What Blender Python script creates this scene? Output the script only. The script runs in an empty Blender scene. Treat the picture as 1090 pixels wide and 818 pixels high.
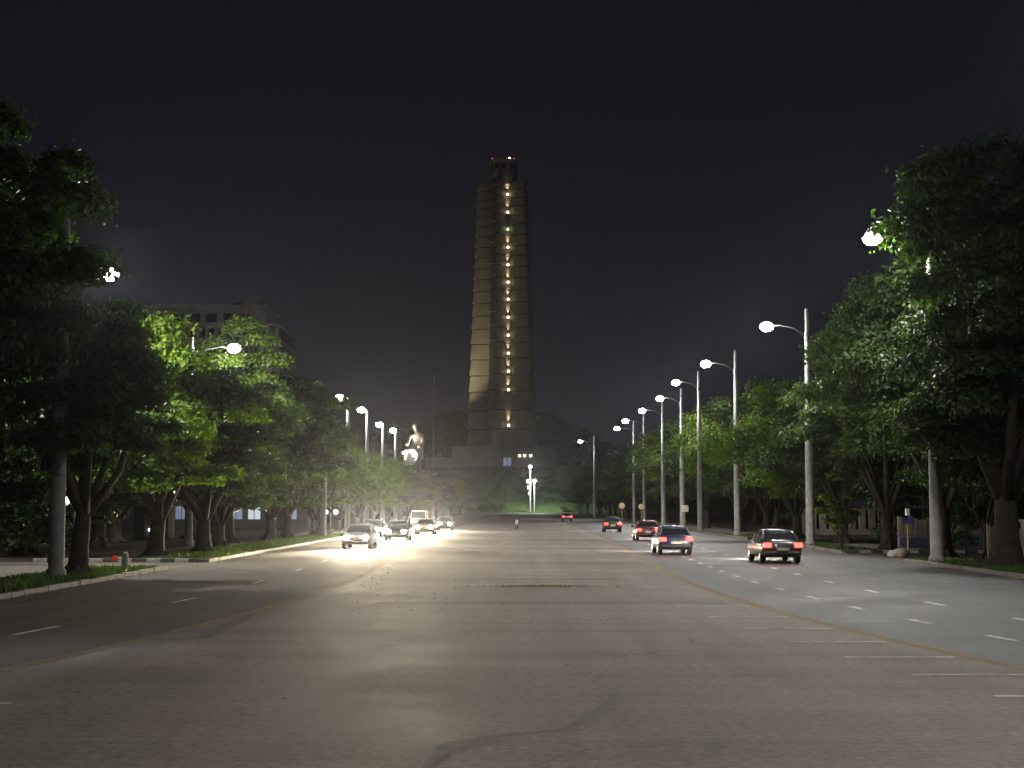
import bpy, math, random
import numpy as np
from mathutils import Vector, Matrix, Euler

R = math.radians
scene = bpy.context.scene
col = scene.collection
random.seed(7)

# ------------------------------------------------------------------ camera
F_PX, CX, CY, CAM_H = 1514.0, 545.0, 409.0, 2.4
PITCH, YAW = math.atan((540 - 409) / F_PX), math.atan(5 / F_PX)
cam_data = bpy.data.cameras.new("camera")
cam_data.sensor_width = 36.0
cam_data.lens = 36.0 * F_PX / 1090.0
cam_data.clip_start, cam_data.clip_end = 0.1, 6000
cam = bpy.data.objects.new("camera", cam_data)
cam.rotation_euler = (math.pi / 2 + PITCH, 0, YAW)
cam.location = (0, 0, CAM_H)
col.objects.link(cam)
scene.camera = cam
ROT = Euler((math.pi / 2 + PITCH, 0, YAW)).to_matrix()


def P(px, py, Y):
    """World point that stands at distance Y along the avenue, seen at this spot of the photograph."""
    d = ROT @ Vector((px - CX, CY - py, -F_PX))
    t = Y / d.y
    return Vector((d.x * t, Y, CAM_H + d.z * t))


# ------------------------------------------------------------------ sky, exposure
world = bpy.data.worlds.new("World")
scene.world = world
world.use_nodes = True
wn, wl = world.node_tree.nodes, world.node_tree.links
wn.clear()
w_out = wn.new("ShaderNodeOutputWorld")
w_bg = wn.new("ShaderNodeBackground")
w_tc = wn.new("ShaderNodeTexCoord")
w_sep = wn.new("ShaderNodeSeparateXYZ")
w_ramp = wn.new("ShaderNodeValToRGB")
w_ramp.color_ramp.elements[0].position = 0.0
w_ramp.color_ramp.elements[0].color = (0.0108, 0.0100, 0.0150, 1)
w_ramp.color_ramp.elements[1].position = 0.45
w_ramp.color_ramp.elements[1].color = (0.0066, 0.0061, 0.0098, 1)
wl.new(w_tc.outputs["Generated"], w_sep.inputs[0])
wl.new(w_sep.outputs["Z"], w_ramp.inputs[0])
wl.new(w_ramp.outputs[0], w_bg.inputs["Color"])
w_bg.inputs["Strength"].default_value = 0.88
wl.new(w_bg.outputs[0], w_out.inputs[0])

scene.view_settings.view_transform = "Standard"
scene.view_settings.look = "None"
scene.view_settings.exposure = 0.0
scene.view_settings.gamma = 1.0
scene.view_settings.use_curve_mapping = False
scene.render.engine = "CYCLES"
cy = scene.cycles
cy.use_denoising = True
try:
    cy.denoiser = "OPENIMAGEDENOISE"
except Exception:
    pass
cy.max_bounces = 5
cy.diffuse_bounces = 2
cy.glossy_bounces = 2
cy.transmission_bounces = 3
cy.transparent_max_bounces = 4
cy.volume_bounces = 0
cy.sample_clamp_indirect = 4.0
cy.sample_clamp_direct = 0.0
cy.caustics_reflective = False
cy.caustics_refractive = False

LAMP_W = 4600.0
HAZE = 0.00006
HAZE_ON = True


# ------------------------------------------------------------------ materials
class NT:
    def __init__(self, name):
        self.m = bpy.data.materials.new(name)
        self.m.use_nodes = True
        self.t = self.m.node_tree
        self.n, self.l = self.t.nodes, self.t.links
        self.b = self.n["Principled BSDF"]

    def node(self, kind, **kw):
        n = self.n.new(kind)
        for k, v in kw.items():
            setattr(n, k, v)
        return n

    def link(self, a, b):
        self.l.new(a, b)

    def noise(self, scale, detail=4, rough=0.55, mapping=(1, 1, 1), coord="Object"):
        tc = self.node("ShaderNodeTexCoord")
        mp = self.node("ShaderNodeMapping")
        mp.inputs["Scale"].default_value = mapping
        nz = self.node("ShaderNodeTexNoise")
        nz.inputs["Scale"].default_value = scale
        nz.inputs["Detail"].default_value = detail
        nz.inputs["Roughness"].default_value = rough
        self.link(tc.outputs[coord], mp.inputs[0])
        self.link(mp.outputs[0], nz.inputs[0])
        return nz.outputs["Fac"]

    def ramp(self, fac, stops):
        r = self.node("ShaderNodeValToRGB")
        e = r.color_ramp.elements
        while len(e) < len(stops):
            e.new(0.5)
        for i, (p, c) in enumerate(stops):
            e[i].position = p
            e[i].color = (*c, 1) if len(c) == 3 else c
        self.link(fac, r.inputs[0])
        return r.outputs[0]

    def mix(self, a, b, fac, mode="MIX"):
        m = self.node("ShaderNodeMix", data_type="RGBA", blend_type=mode)
        for sock, v in ((m.inputs[0], fac), (m.inputs[6], a), (m.inputs[7], b)):
            if hasattr(v, "is_output"):
                self.link(v, sock)
            elif isinstance(v, (int, float)):
                sock.default_value = v
            else:
                sock.default_value = (*v, 1)
        return m.outputs[2]

    def bump(self, fac, strength=0.3, dist=0.02):
        b = self.node("ShaderNodeBump")
        b.inputs["Strength"].default_value = strength
        b.inputs["Distance"].default_value = dist
        self.link(fac, b.inputs["Height"])
        self.link(b.outputs[0], self.b.inputs["Normal"])


def plain(name, c, rough=0.6, metal=0.0, var=0.18, scale=3.0, bump=0.0, spec=0.5):
    m = NT(name)
    f = m.noise(scale, 5)
    cc = m.ramp(f, [(0.3, tuple(x * (1 - var) for x in c)), (0.7, tuple(min(1, x * (1 + var)) for x in c))])
    m.link(cc, m.b.inputs["Base Color"])
    m.b.inputs["Roughness"].default_value = rough
    m.b.inputs["Metallic"].default_value = metal
    m.b.inputs["Specular IOR Level"].default_value = spec
    if bump:
        m.bump(m.noise(scale * 6, 4), bump)
    return m.m


def glow(name, c, s):
    m = NT(name)
    m.b.inputs["Base Color"].default_value = (*[min(1, x * .8) for x in c], 1)
    m.b.inputs["Emission Color"].default_value = (*c, 1)
    m.b.inputs["Emission Strength"].default_value = s
    return m.m


def paving(name, light, dark, stain, spec=0.18, rough=0.75):
    """Worn paving: fine aggregate, blotches, long drip marks along the driving direction."""
    m = NT(name)
    fine = m.noise(9.0, 6, 0.7)
    mid = m.noise(0.35, 5, 0.6)
    wide = m.noise(0.06, 3, 0.5, (1, 2.2, 1))
    streak = m.noise(0.22, 4, 0.6, (5.5, 0.25, 1))
    cross = m.noise(0.22, 4, 0.65, (0.10, 3.2, 1))
    c = m.ramp(mid, [(0.32, dark), (0.66, light)])
    c = m.mix(c, stain, m.ramp(wide, [(0.44, (0, 0, 0)), (0.68, (0.75, 0.75, 0.75))]))
    c = m.mix(c, m.ramp(streak, [(0.35, (0.80, 0.80, 0.80)), (0.62, (1.04, 1.04, 1.04))]), 0.7, "MULTIPLY")
    c = m.mix(c, m.ramp(cross, [(0.36, (0.78, 0.77, 0.76)), (0.60, (1.04, 1.04, 1.04))]), 0.75, "MULTIPLY")
    c = m.mix(c, m.ramp(fine, [(0.36, (0.66, 0.66, 0.66)), (0.64, (1.26, 1.26, 1.26))]), 0.85, "MULTIPLY")
    # tar-dark hairline cracks
    vo = m.node("ShaderNodeTexVoronoi", feature="DISTANCE_TO_EDGE")
    vo.inputs["Scale"].default_value = 0.21
    tc = m.node("ShaderNodeTexCoord")
    mx = m.node("ShaderNodeVectorMath", operation="ADD")
    nz = m.node("ShaderNodeTexNoise")
    nz.inputs["Scale"].default_value = 0.6
    m.link(tc.outputs["Object"], nz.inputs[0])
    sc = m.node("ShaderNodeVectorMath", operation="SCALE")
    sc.inputs["Scale"].default_value = 2.4
    m.link(nz.outputs["Color"], sc.inputs[0])
    m.link(tc.outputs["Object"], mx.inputs[0])
    m.link(sc.outputs[0], mx.inputs[1])
    m.link(mx.outputs[0], vo.inputs["Vector"])
    cr = m.ramp(vo.outputs["Distance"], [(0.0, (0.55, 0.55, 0.55)), (0.012, (1, 1, 1))])
    c = m.mix(c, cr, m.ramp(m.noise(0.12, 2), [(0.45, (0, 0, 0)), (0.6, (0.8, 0.8, 0.8))]), "MULTIPLY")
    m.link(c, m.b.inputs["Base Color"])
    rr = m.ramp(mid, [(0.3, (rough - .08,) * 3), (0.7, (rough + .12,) * 3)])
    m.link(rr, m.b.inputs["Roughness"])
    m.b.inputs["Specular IOR Level"].default_value = spec
    m.bump(fine, 0.35, 0.012)
    return m.m


def foliage(name, a, b, c, translucent=0.35):
    m = NT(name)
    g = m.node("ShaderNodeNewGeometry")
    tc = m.node("ShaderNodeTexCoord")
    colr = m.ramp(g.outputs["Random Per Island"], [(0.0, a), (0.55, b), (1.0, c)])
    colr = m.mix(colr, m.ramp(m.noise(0.55, 2), [(0.35, (0.6, 0.62, 0.6)), (0.65, (1.25, 1.2, 1.1))]), 0.8, "MULTIPLY")
    m.link(colr, m.b.inputs["Base Color"])
    m.b.inputs["Roughness"].default_value = 0.55
    m.b.inputs["Specular IOR Level"].default_value = 0.25
    tr = m.node("ShaderNodeBsdfTranslucent")
    tcol = m.mix(colr, (1.3, 1.5, 0.45), 1.0, "MULTIPLY")
    m.link(tcol, tr.inputs[0])
    mx = m.node("ShaderNodeMixShader")
    mx.inputs[0].default_value = translucent
    m.link(m.b.outputs[0], mx.inputs[1])
    m.link(tr.outputs[0], mx.inputs[2])
    m.link(mx.outputs[0], m.n["Material Output"].inputs["Surface"])
    return m.m


def painted(name, c, wear=0.5, under=(0.10, 0.09, 0.08)):
    """Road paint worn through to the paving."""
    m = NT(name)
    f = m.noise(2.2, 6, 0.75)
    k = m.ramp(f, [(wear - 0.08, (0, 0, 0)), (wear + 0.1, (1, 1, 1))])
    m.link(m.mix(under, c, k), m.b.inputs["Base Color"])
    m.b.inputs["Roughness"].default_value = 0.85
    m.b.inputs["Specular IOR Level"].default_value = 0.08
    return m.m


M = {}
M["tan_paving"] = paving("tan_paving", (0.292, 0.254, 0.219), (0.248, 0.215, 0.186), (0.204, 0.177, 0.153))
M["asphalt"] = paving("asphalt", (0.112, 0.114, 0.120), (0.092, 0.094, 0.099), (0.074, 0.075, 0.079), 0.30, 0.64)
M["shaded_asphalt"] = paving("shaded_asphalt", (0.152, 0.135, 0.120), (0.120, 0.107, 0.096), (0.095, 0.085, 0.077), 0.12, 0.8)  # left carriageway, with the shade lying on it darkened into the colour
M["apron"] = paving("apron", (0.17, 0.15, 0.125), (0.12, 0.105, 0.09), (0.09, 0.08, 0.07))
M["tar"] = plain("tar", (0.145, 0.125, 0.108), 0.7, var=.3)
M["white_paint"] = painted("white_paint", (0.66, 0.65, 0.62), 0.46, (0.25, 0.22, 0.19))
M["lane_paint"] = painted("lane_paint", (0.78, 0.78, 0.77), 0.46, (0.16, 0.16, 0.16))
M["yellow_paint"] = painted("yellow_paint", (0.34, 0.245, 0.105), 0.48, (0.20, 0.175, 0.14))
M["kerb_stone"] = plain("kerb_stone", (0.15, 0.138, 0.12), 0.85, var=.35, scale=1.2, bump=.3)
M["kerb_white"] = plain("kerb_white", (0.30, 0.29, 0.27), 0.8, var=.35, scale=2.5)
M["kerb_black"] = plain("kerb_black", (0.05, 0.05, 0.05), 0.8, var=.35, scale=2.5)
M["soil"] = plain("soil", (0.03, 0.026, 0.021), 0.95, var=.45, scale=0.7, bump=.4, spec=.1)
M["lawn"] = plain("lawn", (0.055, 0.095, 0.028), 0.9, var=.4, scale=0.5, bump=.3, spec=.1)
M["blade"] = foliage("blade", (0.04, 0.085, 0.018), (0.06, 0.115, 0.025), (0.10, 0.13, 0.04), .25)
M["concrete_pole"] = plain("concrete_pole", (0.175, 0.173, 0.171), 0.8, var=.28, scale=2.2, bump=.15)
M["steel"] = plain("steel", (0.32, 0.33, 0.34), 0.45, 0.6, var=.12)
M["dark_steel"] = plain("dark_steel", (0.06, 0.06, 0.065), 0.5, 0.4)
M["lamp_glass"] = glow("lamp_glass", (1.0, 0.98, 0.93), 420)
M["lamp_off"] = plain("lamp_off", (0.5, 0.5, 0.5), 0.25)
M["bark"] = plain("bark", (0.045, 0.037, 0.029), 0.95, var=.4, scale=2.5, bump=.8, spec=.1)
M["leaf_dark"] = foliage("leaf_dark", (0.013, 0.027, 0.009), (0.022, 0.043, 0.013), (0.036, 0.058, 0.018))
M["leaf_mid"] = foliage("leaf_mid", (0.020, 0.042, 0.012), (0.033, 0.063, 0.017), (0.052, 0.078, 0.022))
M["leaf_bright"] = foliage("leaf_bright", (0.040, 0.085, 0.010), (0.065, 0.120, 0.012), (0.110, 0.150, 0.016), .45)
M["leaf_grey"] = foliage("leaf_grey", (0.026, 0.047, 0.019), (0.040, 0.064, 0.027), (0.056, 0.080, 0.036))
M["litter"] = foliage("litter", (0.16, 0.12, 0.04), (0.28, 0.22, 0.07), (0.38, 0.30, 0.10), .1)
M["marble"] = plain("marble", (0.33, 0.305, 0.255), 0.7, var=.14, scale=.25, bump=.1)
M["joint"] = plain("joint", (0.17, 0.155, 0.135), 0.9, scale=.3)
M["terrace_stone"] = plain("terrace_stone", (0.14, 0.138, 0.137), 0.8, var=.2, scale=.2)
M["statue_stone"] = plain("statue_stone", (0.58, 0.54, 0.46), 0.7, var=.12, scale=.5, bump=.15)
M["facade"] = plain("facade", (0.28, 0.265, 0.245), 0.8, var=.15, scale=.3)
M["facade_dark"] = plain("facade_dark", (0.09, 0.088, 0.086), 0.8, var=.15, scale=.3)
M["dark_glass"] = plain("dark_glass", (0.02, 0.022, 0.026), 0.12, var=.2)
M["warm_bulb"] = glow("warm_bulb", (1.0, 0.80, 0.50), 6)
M["warm_spark"] = glow("warm_spark", (1.0, 0.85, 0.6), 2.5)
M["green_bulb"] = glow("green_bulb", (0.75, 1.0, 0.55), 3.5)
M["red_bulb"] = glow("red_bulb", (1.0, 0.12, 0.06), 0.7)
M["cool_window"] = glow("cool_window", (0.55, 0.66, 0.95), 0.22)
M["cool_window_bright"] = glow("cool_window_bright", (0.75, 0.85, 1.0), 0.55)
M["cool_bulb"] = glow("cool_bulb", (0.75, 0.87, 1.0), 6)
M["globe"] = glow("globe", (0.95, 0.98, 1.0), 2.6)
M["globe_dim"] = glow("globe_dim", (1.0, 0.93, 0.75), 0.5)
M["flood"] = glow("flood", (1.0, 0.97, 0.88), 40)
M["headlight"] = glow("headlight", (1.0, 0.90, 0.70), 1600)
M["tail"] = glow("tail", (1.0, 0.02, 0.015), 20)
M["tyre"] = plain("tyre", (0.018, 0.018, 0.018), 0.85)
M["rim"] = plain("rim", (0.4, 0.4, 0.42), 0.35, 0.8)
M["chrome"] = plain("chrome", (0.5, 0.5, 0.52), 0.2, 0.9)
M["plate"] = plain("plate", (0.55, 0.53, 0.42), 0.5)
M["car_trim"] = plain("car_trim", (0.02, 0.02, 0.022), 0.5)
M["board_wood"] = plain("board_wood", (0.17, 0.14, 0.105), 0.85, var=.35, scale=1.5, bump=.3)
M["blue_wall"] = plain("blue_wall", (0.075, 0.085, 0.20), 0.8, var=.25, scale=1.5)
M["post_stone"] = plain("post_stone", (0.26, 0.23, 0.18), 0.85, var=.3, scale=1.5, bump=.2)
M["pale_wall"] = plain("pale_wall", (0.38, 0.35, 0.29), 0.85, var=.2, scale=.8)
M["yellow_pole"] = plain("yellow_pole", (0.35, 0.25, 0.06), 0.6)
M["blue_plate"] = plain("blue_plate", (0.03, 0.05, 0.16), 0.5)
M["white_plate"] = plain("white_plate", (0.7, 0.7, 0.68), 0.5)
M["tan_plate"] = plain("tan_plate", (0.55, 0.42, 0.27), 0.5)
M["glowing_red_plastic"] = glow("glowing_red_plastic", (0.8, 0.03, 0.02), 0.35)  # reflector shine given as the plastic's own emission


def carpaint(name, c):
    m = NT(name)
    m.b.inputs["Base Color"].default_value = (*c, 1)
    f = m.noise(4, 4)
    m.link(m.ramp(f, [(0.3, (0.28,) * 3), (0.7, (0.42,) * 3)]), m.b.inputs["Roughness"])
    m.b.inputs["Coat Weight"].default_value = 0.6
    return m.m


PAINT = {k: carpaint("paint_" + k, c) for k, c in dict(
    dark=(0.02, 0.022, 0.028), maroon=(0.09, 0.012, 0.014), silver=(0.32, 0.33, 0.35), navy=(0.02, 0.03, 0.08),
    white=(0.65, 0.65, 0.63), green=(0.03, 0.07, 0.05), beige=(0.35, 0.30, 0.22)).items()}


# ------------------------------------------------------------------ mesh helpers
class MB:
    def __init__(self):
        self.v, self.f = [], []

    def add(self, vs, fs):
        n = len(self.v)
        self.v += [tuple(p) for p in vs]
        self.f += [tuple(i + n for i in f) for f in fs]
        return self

    def box(self, x0, x1, y0, y1, z0, z1, bev=0.0):
        if bev <= 0:
            vs = [(x, y, z) for z in (z0, z1) for y in (y0, y1) for x in (x0, x1)]
            return self.add(vs, [(0, 2, 3, 1), (4, 5, 7, 6), (0, 1, 5, 4), (2, 6, 7, 3), (0, 4, 6, 2), (1, 3, 7, 5)])
        b = bev
        ring = lambda i: [(x0 + i, y0 + b), (x0 + b, y0 + i), (x1 - b, y0 + i), (x1 - i, y0 + b),
                          (x1 - i, y1 - b), (x1 - b, y1 - i), (x0 + b, y1 - i), (x0 + i, y1 - b)]
        rings = [[(x, y, z0) for x, y in ring(b * .6)], [(x, y, z0 + b) for x, y in ring(0)],
                 [(x, y, z1 - b) for x, y in ring(0)], [(x, y, z1) for x, y in ring(b * .6)]]
        return self.loft(rings)

    def loft(self, rings, cap=True, closed=True):
        n = len(rings[0])
        base = len(self.v)
        fs = []
        for i in range(len(rings) - 1):
            for k in range(n if closed else n - 1):
                a, b = i * n + k, i * n + (k + 1) % n
                fs.append((a, b, b + n, a + n))
        if cap:
            fs.append(tuple(reversed(range(n))))
            fs.append(tuple(range((len(rings) - 1) * n, len(rings) * n)))
        return self.add([p for r in rings for p in r], fs)

    def tube(self, pts, radii, n=8, cap=True):
        pts = [Vector(p) for p in pts]
        if not hasattr(radii, "__len__"):
            radii = [radii] * len(pts)
        rings = []
        ref = Vector((0.31, 0.95, 0.05)).normalized()
        for i, p in enumerate(pts):
            t = (pts[min(i + 1, len(pts) - 1)] - pts[max(i - 1, 0)]).normalized()
            if abs(t.dot(ref)) > 0.95:
                ref = Vector((1, 0, 0)) if abs(t.x) < .9 else Vector((0, 0, 1))
            u = t.cross(ref).normalized()
            w = t.cross(u)
            rings.append([p + (u * math.cos(2 * math.pi * k / n) + w * math.sin(2 * math.pi * k / n)) * radii[i] for k in range(n)])
        return self.loft(rings, cap)

    def lathe(self, prof, n=12, origin=(0, 0, 0), axis="z"):
        rings = []
        for r, h in prof:
            ring = []
            for k in range(n):
                a = 2 * math.pi * k / n
                x, y, z = r * math.cos(a), r * math.sin(a), h
                if axis == "x":
                    x, y, z = z, x, y
                elif axis == "y":
                    x, y, z = y, z, x
                ring.append((x + origin[0], y + origin[1], z + origin[2]))
            rings.append(ring)
        return self.loft(rings)

    def ball(self, c, r, n=10, squash=(1, 1, 1)):
        rings = []
        m = max(4, n // 2)
        for i in range(m + 1):
            a = -math.pi / 2 + math.pi * i / m
            rr = max(math.cos(a), 0.02)
            rings.append([(c[0] + r * squash[0] * rr * math.cos(2 * math.pi * k / n),
                           c[1] + r * squash[1] * rr * math.sin(2 * math.pi * k / n),
                           c[2] + r * squash[2] * math.sin(a)) for k in range(n)])
        return self.loft(rings)

    def strip(self, left, right, z):
        """Flat sheet between two polylines of (x, y)."""
        n = len(left)
        vs = [(x, y, z) for x, y in left] + [(x, y, z) for x, y in right]
        return self.add(vs, [(i, n + i, n + i + 1, i + 1) for i in range(n - 1)])

    def build(self, name, mat, parent=None, smooth=False, loc=None):
        me = bpy.data.meshes.new(name)
        me.from_pydata([tuple(p) for p in self.v], [], self.f)
        me.materials.append(mat)
        if smooth:
            me.polygons.foreach_set("use_smooth", [True] * len(me.polygons))
        me.update()
        o = bpy.data.objects.new(name, me)
        col.objects.link(o)
        if parent is not None:
            o.parent = parent
        if loc is not None:
            o.location = loc
        return o


def tag(o, label=None, cat=None, group=None, kind=None):
    if label: o["label"] = label
    if cat: o["category"] = cat
    if group: o["group"] = group
    if kind: o["kind"] = kind
    return o


def thing(name, label, cat, loc=(0, 0, 0), rz=0.0, group=None):
    o = bpy.data.objects.new(name, None)
    o.empty_display_size = 0.3
    col.objects.link(o)
    o.location = loc
    o.rotation_euler = (0, 0, rz)
    return tag(o, label, cat, group)


def structure(mb, name, mat, smooth=False):
    return tag(mb.build(name, mat, smooth=smooth), kind="structure")


KIDS = {}


def copy_tree(o, parent=None):
    c = o.copy()
    col.objects.link(c)
    if parent is not None:
        c.parent = parent
    for ch in list(o.children):
        copy_tree(ch, c)
    return c


def lamp(name, kind, loc, watts, color, parent=None, size=0.2, target=None, angle=60, blend=0.5):
    d = bpy.data.lights.new(name, kind)
    d.energy = watts
    d.color = color
    if kind == "SPOT":
        d.spot_size = R(angle)
        d.spot_blend = blend
    d.shadow_soft_size = size
    o = bpy.data.objects.new(name, d)
    col.objects.link(o)
    if parent is not None:
        o.parent = parent
    o.location = loc
    if target is not None:
        o.rotation_euler = (Vector(target) - Vector(loc)).to_track_quat("-Z", "Y").to_euler()
    return o


def lerp_table(tab, x):
    if x <= tab[0][0]:
        return tab[0][1]
    for (a, va), (b, vb) in zip(tab, tab[1:]):
        if x <= b:
            t = (x - a) / (b - a)
            return va + (vb - va) * t
    return tab[-1][1]


# ------------------------------------------------------------------ ground, roads, markings
KL, KR, ROAD_END = -13.4, 17.0, 552.0
LINE = [(-60, 11.0), (0, 8.4), (10, 7.4), (16, 8.4 * .97), (21, 7.1), (27, 6.4), (33, 5.9), (45, 5.25), (60, 5.5), (80, 6.2), (110, 6.6), (200, 7.0), (600, 7.4)]
LINE = [(-60, 11.5), (0, 10.2), (12, 9.3), (16, 8.6), (21, 7.4), (27, 6.6), (33, 5.95), (40, 5.5), (50, 5.4), (66, 5.8), (85, 6.3), (120, 6.7), (200, 7.0), (600, 7.4)]
DY0 = 2.4 / 1.6  # the table is in the same scale as the kerbs


def line_x(Y):
    # smoothed half width of the central paving
    return sum(lerp_table(LINE, Y + k) for k in (-6, -3, 0, 3, 6)) / 5


g = MB()
g.add([(-2500, -400, -0.02), (2500, -400, -0.02), (2500, 3000, -0.02), (-2500, 3000, -0.02)], [(0, 1, 2, 3)])
structure(g, "ground", M["soil"])

ys = [-60 + 4 * i for i in range(154)]
ys = [y for y in ys if y < ROAD_END] + [ROAD_END]
structure(MB().strip([(KL, y) for y in ys], [(0, y) for y in ys], 0.0), "road", M["shaded_asphalt"])
structure(MB().strip([(0, y) for y in ys], [(KR, y) for y in ys], 0.0), "road", M["asphalt"])
structure(MB().strip([(-line_x(y), y) for y in ys], [(line_x(y), y) for y in ys], 0.004), "plaza_paving", M["tan_paving"])
# the cross street at the foot of the hill
structure(MB().strip([(-220, ROAD_END), (-220, ROAD_END + 10)], [(220, ROAD_END), (220, ROAD_END + 10)], 0.0), "cross_road", M["asphalt"])
for s in (-1, 1):
    mb = MB()
    fine = [-40 + 1.5 * i for i in range(180)]
    mb.strip([(s * (line_x(y) - .10), y) for y in fine], [(s * (line_x(y) + .16), y) for y in fine], 0.008)
    structure(mb, "road_edge_line", M["yellow_paint"])

# white rungs beside the yellow lines
mb = MB()
for i, Y in enumerate([12.2, 14.2, 16.2, 18.3, 20.6, 23.0, 25.6, 28.4, 31.4, 34.8, 38.5, 43]):
    x1 = line_x(Y) - .25
    mb.add([(x1 - 1.75, Y, .009), (x1, Y, .009), (x1, Y + .16, .009), (x1 - 1.75, Y + .16, .009)], [(0, 1, 2, 3)])
for Y in [12.9, 14.3, 15.9, 17.6]:
    x1 = -line_x(Y) + .5
    mb.add([(x1, Y, .009), (x1 + 1.5, Y, .009), (x1 + 1.5, Y + .12, .009), (x1, Y + .12, .009)], [(0, 1, 2, 3)])
structure(mb, "road_markings", M["white_paint"])
# dashed lane lines on both carriageways
mb = MB()
for off, y0, y1, step, ln in ((2.1, 22, 150, 3.9, 1.1), (4.5, 30, 150, 5.2, 1.2)):
    Y = y0
    while Y < y1:
        x = line_x(Y) + off
        x2 = line_x(Y + ln) + off
        if x < KR - .6:
            mb.add([(x, Y, .006), (x + .16, Y, .006), (x2 + .16, Y + ln, .006), (x2, Y + ln, .006)], [(0, 1, 2, 3)])
        Y += step
for off, y0, y1, step, ln in ((2.9, 18, 120, 9, 2.0),):
    Y = y0
    while Y < y1:
        x = -line_x(Y) - off
        x2 = -line_x(Y + ln) - off
        mb.add([(x, Y, .006), (x + .13, Y, .006), (x2 + .13, Y + ln, .006), (x2, Y + ln, .006)], [(0, 1, 2, 3)])
        Y += step
structure(mb, "lane_markings", M["lane_paint"])


# darker bands across the paving, and wandering tar-sealed cracks
def ground_pt(px, py):
    d = ROT @ Vector((px - CX, CY - py, -F_PX))
    t = -CAM_H / d.z
    return Vector((d.x * t, d.y * t, 0))


def crack(pts, w, z=.0065):
    pp = [ground_pt(*p) for p in pts]
    fin = []
    for a, b in zip(pp, pp[1:]):
        n = max(2, int((b - a).length / .35))
        fin += [a.lerp(b, i / n) for i in range(n)]
    fin.append(pp[-1])
    L, Rr = [], []
    rnd = random.Random(len(pts))
    for i, p in enumerate(fin):
        t = (fin[min(i + 1, len(fin) - 1)] - fin[max(0, i - 1)]).normalized()
        nrm = Vector((-t.y, t.x, 0))
        j = nrm * rnd.uniform(-.05, .05)
        ww = w * rnd.uniform(.5, 1.2) * (0.3 if i in (0, len(fin) - 1) else 1)
        L.append(((p + j + nrm * ww).x, (p + j + nrm * ww).y))
        Rr.append(((p + j - nrm * ww).x, (p + j - nrm * ww).y))
    return MB().strip(L, Rr, z)


cr = MB()
for pts, w in (([(455, 818), (470, 795), (520, 785), (600, 778), (640, 755), (660, 730)], .07),
               ([(158, 682), (215, 679), (245, 665), (290, 645), (335, 633), (380, 622)], .16),
               ([(300, 610), (180, 598), (60, 596)], .12),
               ([(515, 694), (552, 693)], .05), ([(470, 748), (498, 749)], .05)):
    c = crack(pts, w)
    cr.add(c.v, c.f)
structure(cr, "sealed_cracks_surface", M["tar"])
bands = MB()
for y, hy, x0, x1 in ((61.5, 2.2, -5.3, 5.4), (47.8, .55, -5.2, 3.2), (83, 1.5, -6.2, 6.2), (104, 2.6, -6.4, 6.4), (150, 5, -6.8, 6.8), (36.2, .3, -3.5, 5.2)):
    n = 24
    rnd = random.Random(int(y))
    lo = [(x0 + (x1 - x0) * i / n, y - hy * rnd.uniform(.55, 1)) for i in range(n + 1)]
    hi = [(x0 + (x1 - x0) * i / n, y + hy * rnd.uniform(.55, 1)) for i in range(n + 1)]
    bands.strip(lo, hi, .0055)
structure(bands, "dark_band_surface", paving("dark_band", (0.215, 0.185, 0.155), (0.185, 0.158, 0.134), (0.155, 0.134, 0.112)))


# kerbs with openings for the side streets
def kerb_run(x, s, y0, y1, name, mat, w=.22, h=.14):
    mb = MB()
    y = y0
    while y < y1 - .05:
        ye = min(y + 1.0, y1)
        j = random.uniform(-.012, .012)
        a, b = (x + j, x + s * w + j)
        mb.box(min(a, b), max(a, b), y + .012, ye - .012, -.01, h + random.uniform(-.012, .012), .02)
        y = ye
    return structure(mb, name, mat)


kerb_run(KL, -1, 8, 55, "kerb", M["kerb_stone"])
kerb_run(KL, -1, 62.4, ROAD_END, "kerb", M["kerb_stone"])
kerb_run(KR, 1, 8, 63, "kerb", M["kerb_stone"])
kerb_run(KR, 1, 75, ROAD_END, "kerb", M["kerb_stone"])
for k in range(12):   # painted blocks round the side street corners
    for (xx, yy, sx) in ((KL - .3 - k * .62, 62.5, -1), (KR + .3 + k * .62, 75, 1)):
        mb = MB().box(min(xx, xx + sx * .6), max(xx, xx + sx * .6), yy - .12, yy + .12, -.01, .16, .02)
        structure(mb, "kerb", M["kerb_white" if k % 2 else "kerb_black"])
structure(MB().strip([(KL - 26, 55), (KL - 26, 62.3)], [(KL, 55), (KL, 62.3)], .003), "side_street", M["apron"])
structure(MB().strip([(KR, 63), (KR, 74.8)], [(KR + 9, 64), (KR + 9, 74.8)], .003), "side_street", M["apron"])
structure(MB().strip([(KR + 2.4, 75.2), (KR + 2.4, 300)], [(KR + 6.0, 75.2), (KR + 6.0, 300)], .05), "pavement", M["apron"])
structure(MB().strip([(KL - 6.4, 63), (KL - 6.4, 300)], [(KL - 3.6, 63), (KL - 3.6, 300)], .05), "pavement", M["apron"])
structure(MB().strip([(KL - 6.4, 0), (KL - 6.4, 54)], [(KL - 3.2, 0), (KL - 3.2, 54)], .05), "pavement", M["apron"])


def lawn_strip(xa, xb, y0, y1, h=.10):
    n = max(2, int((y1 - y0) / 3))
    yy = [y0 + (y1 - y0) * i / n for i in range(n + 1)]
    structure(MB().strip([(xa, y) for y in yy], [(xb, y) for y in yy], h), "lawn_verge_ground", M["lawn"])


lawn_strip(KL - 3.1, KL - .23, 8, 55)
lawn_strip(KL - 3.5, KL - .23, 62.8, 400)
lawn_strip(KR + .23, KR + 3.0, 8, 63)
lawn_strip(KR + .23, KR + 2.3, 75.3, 400)


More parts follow.
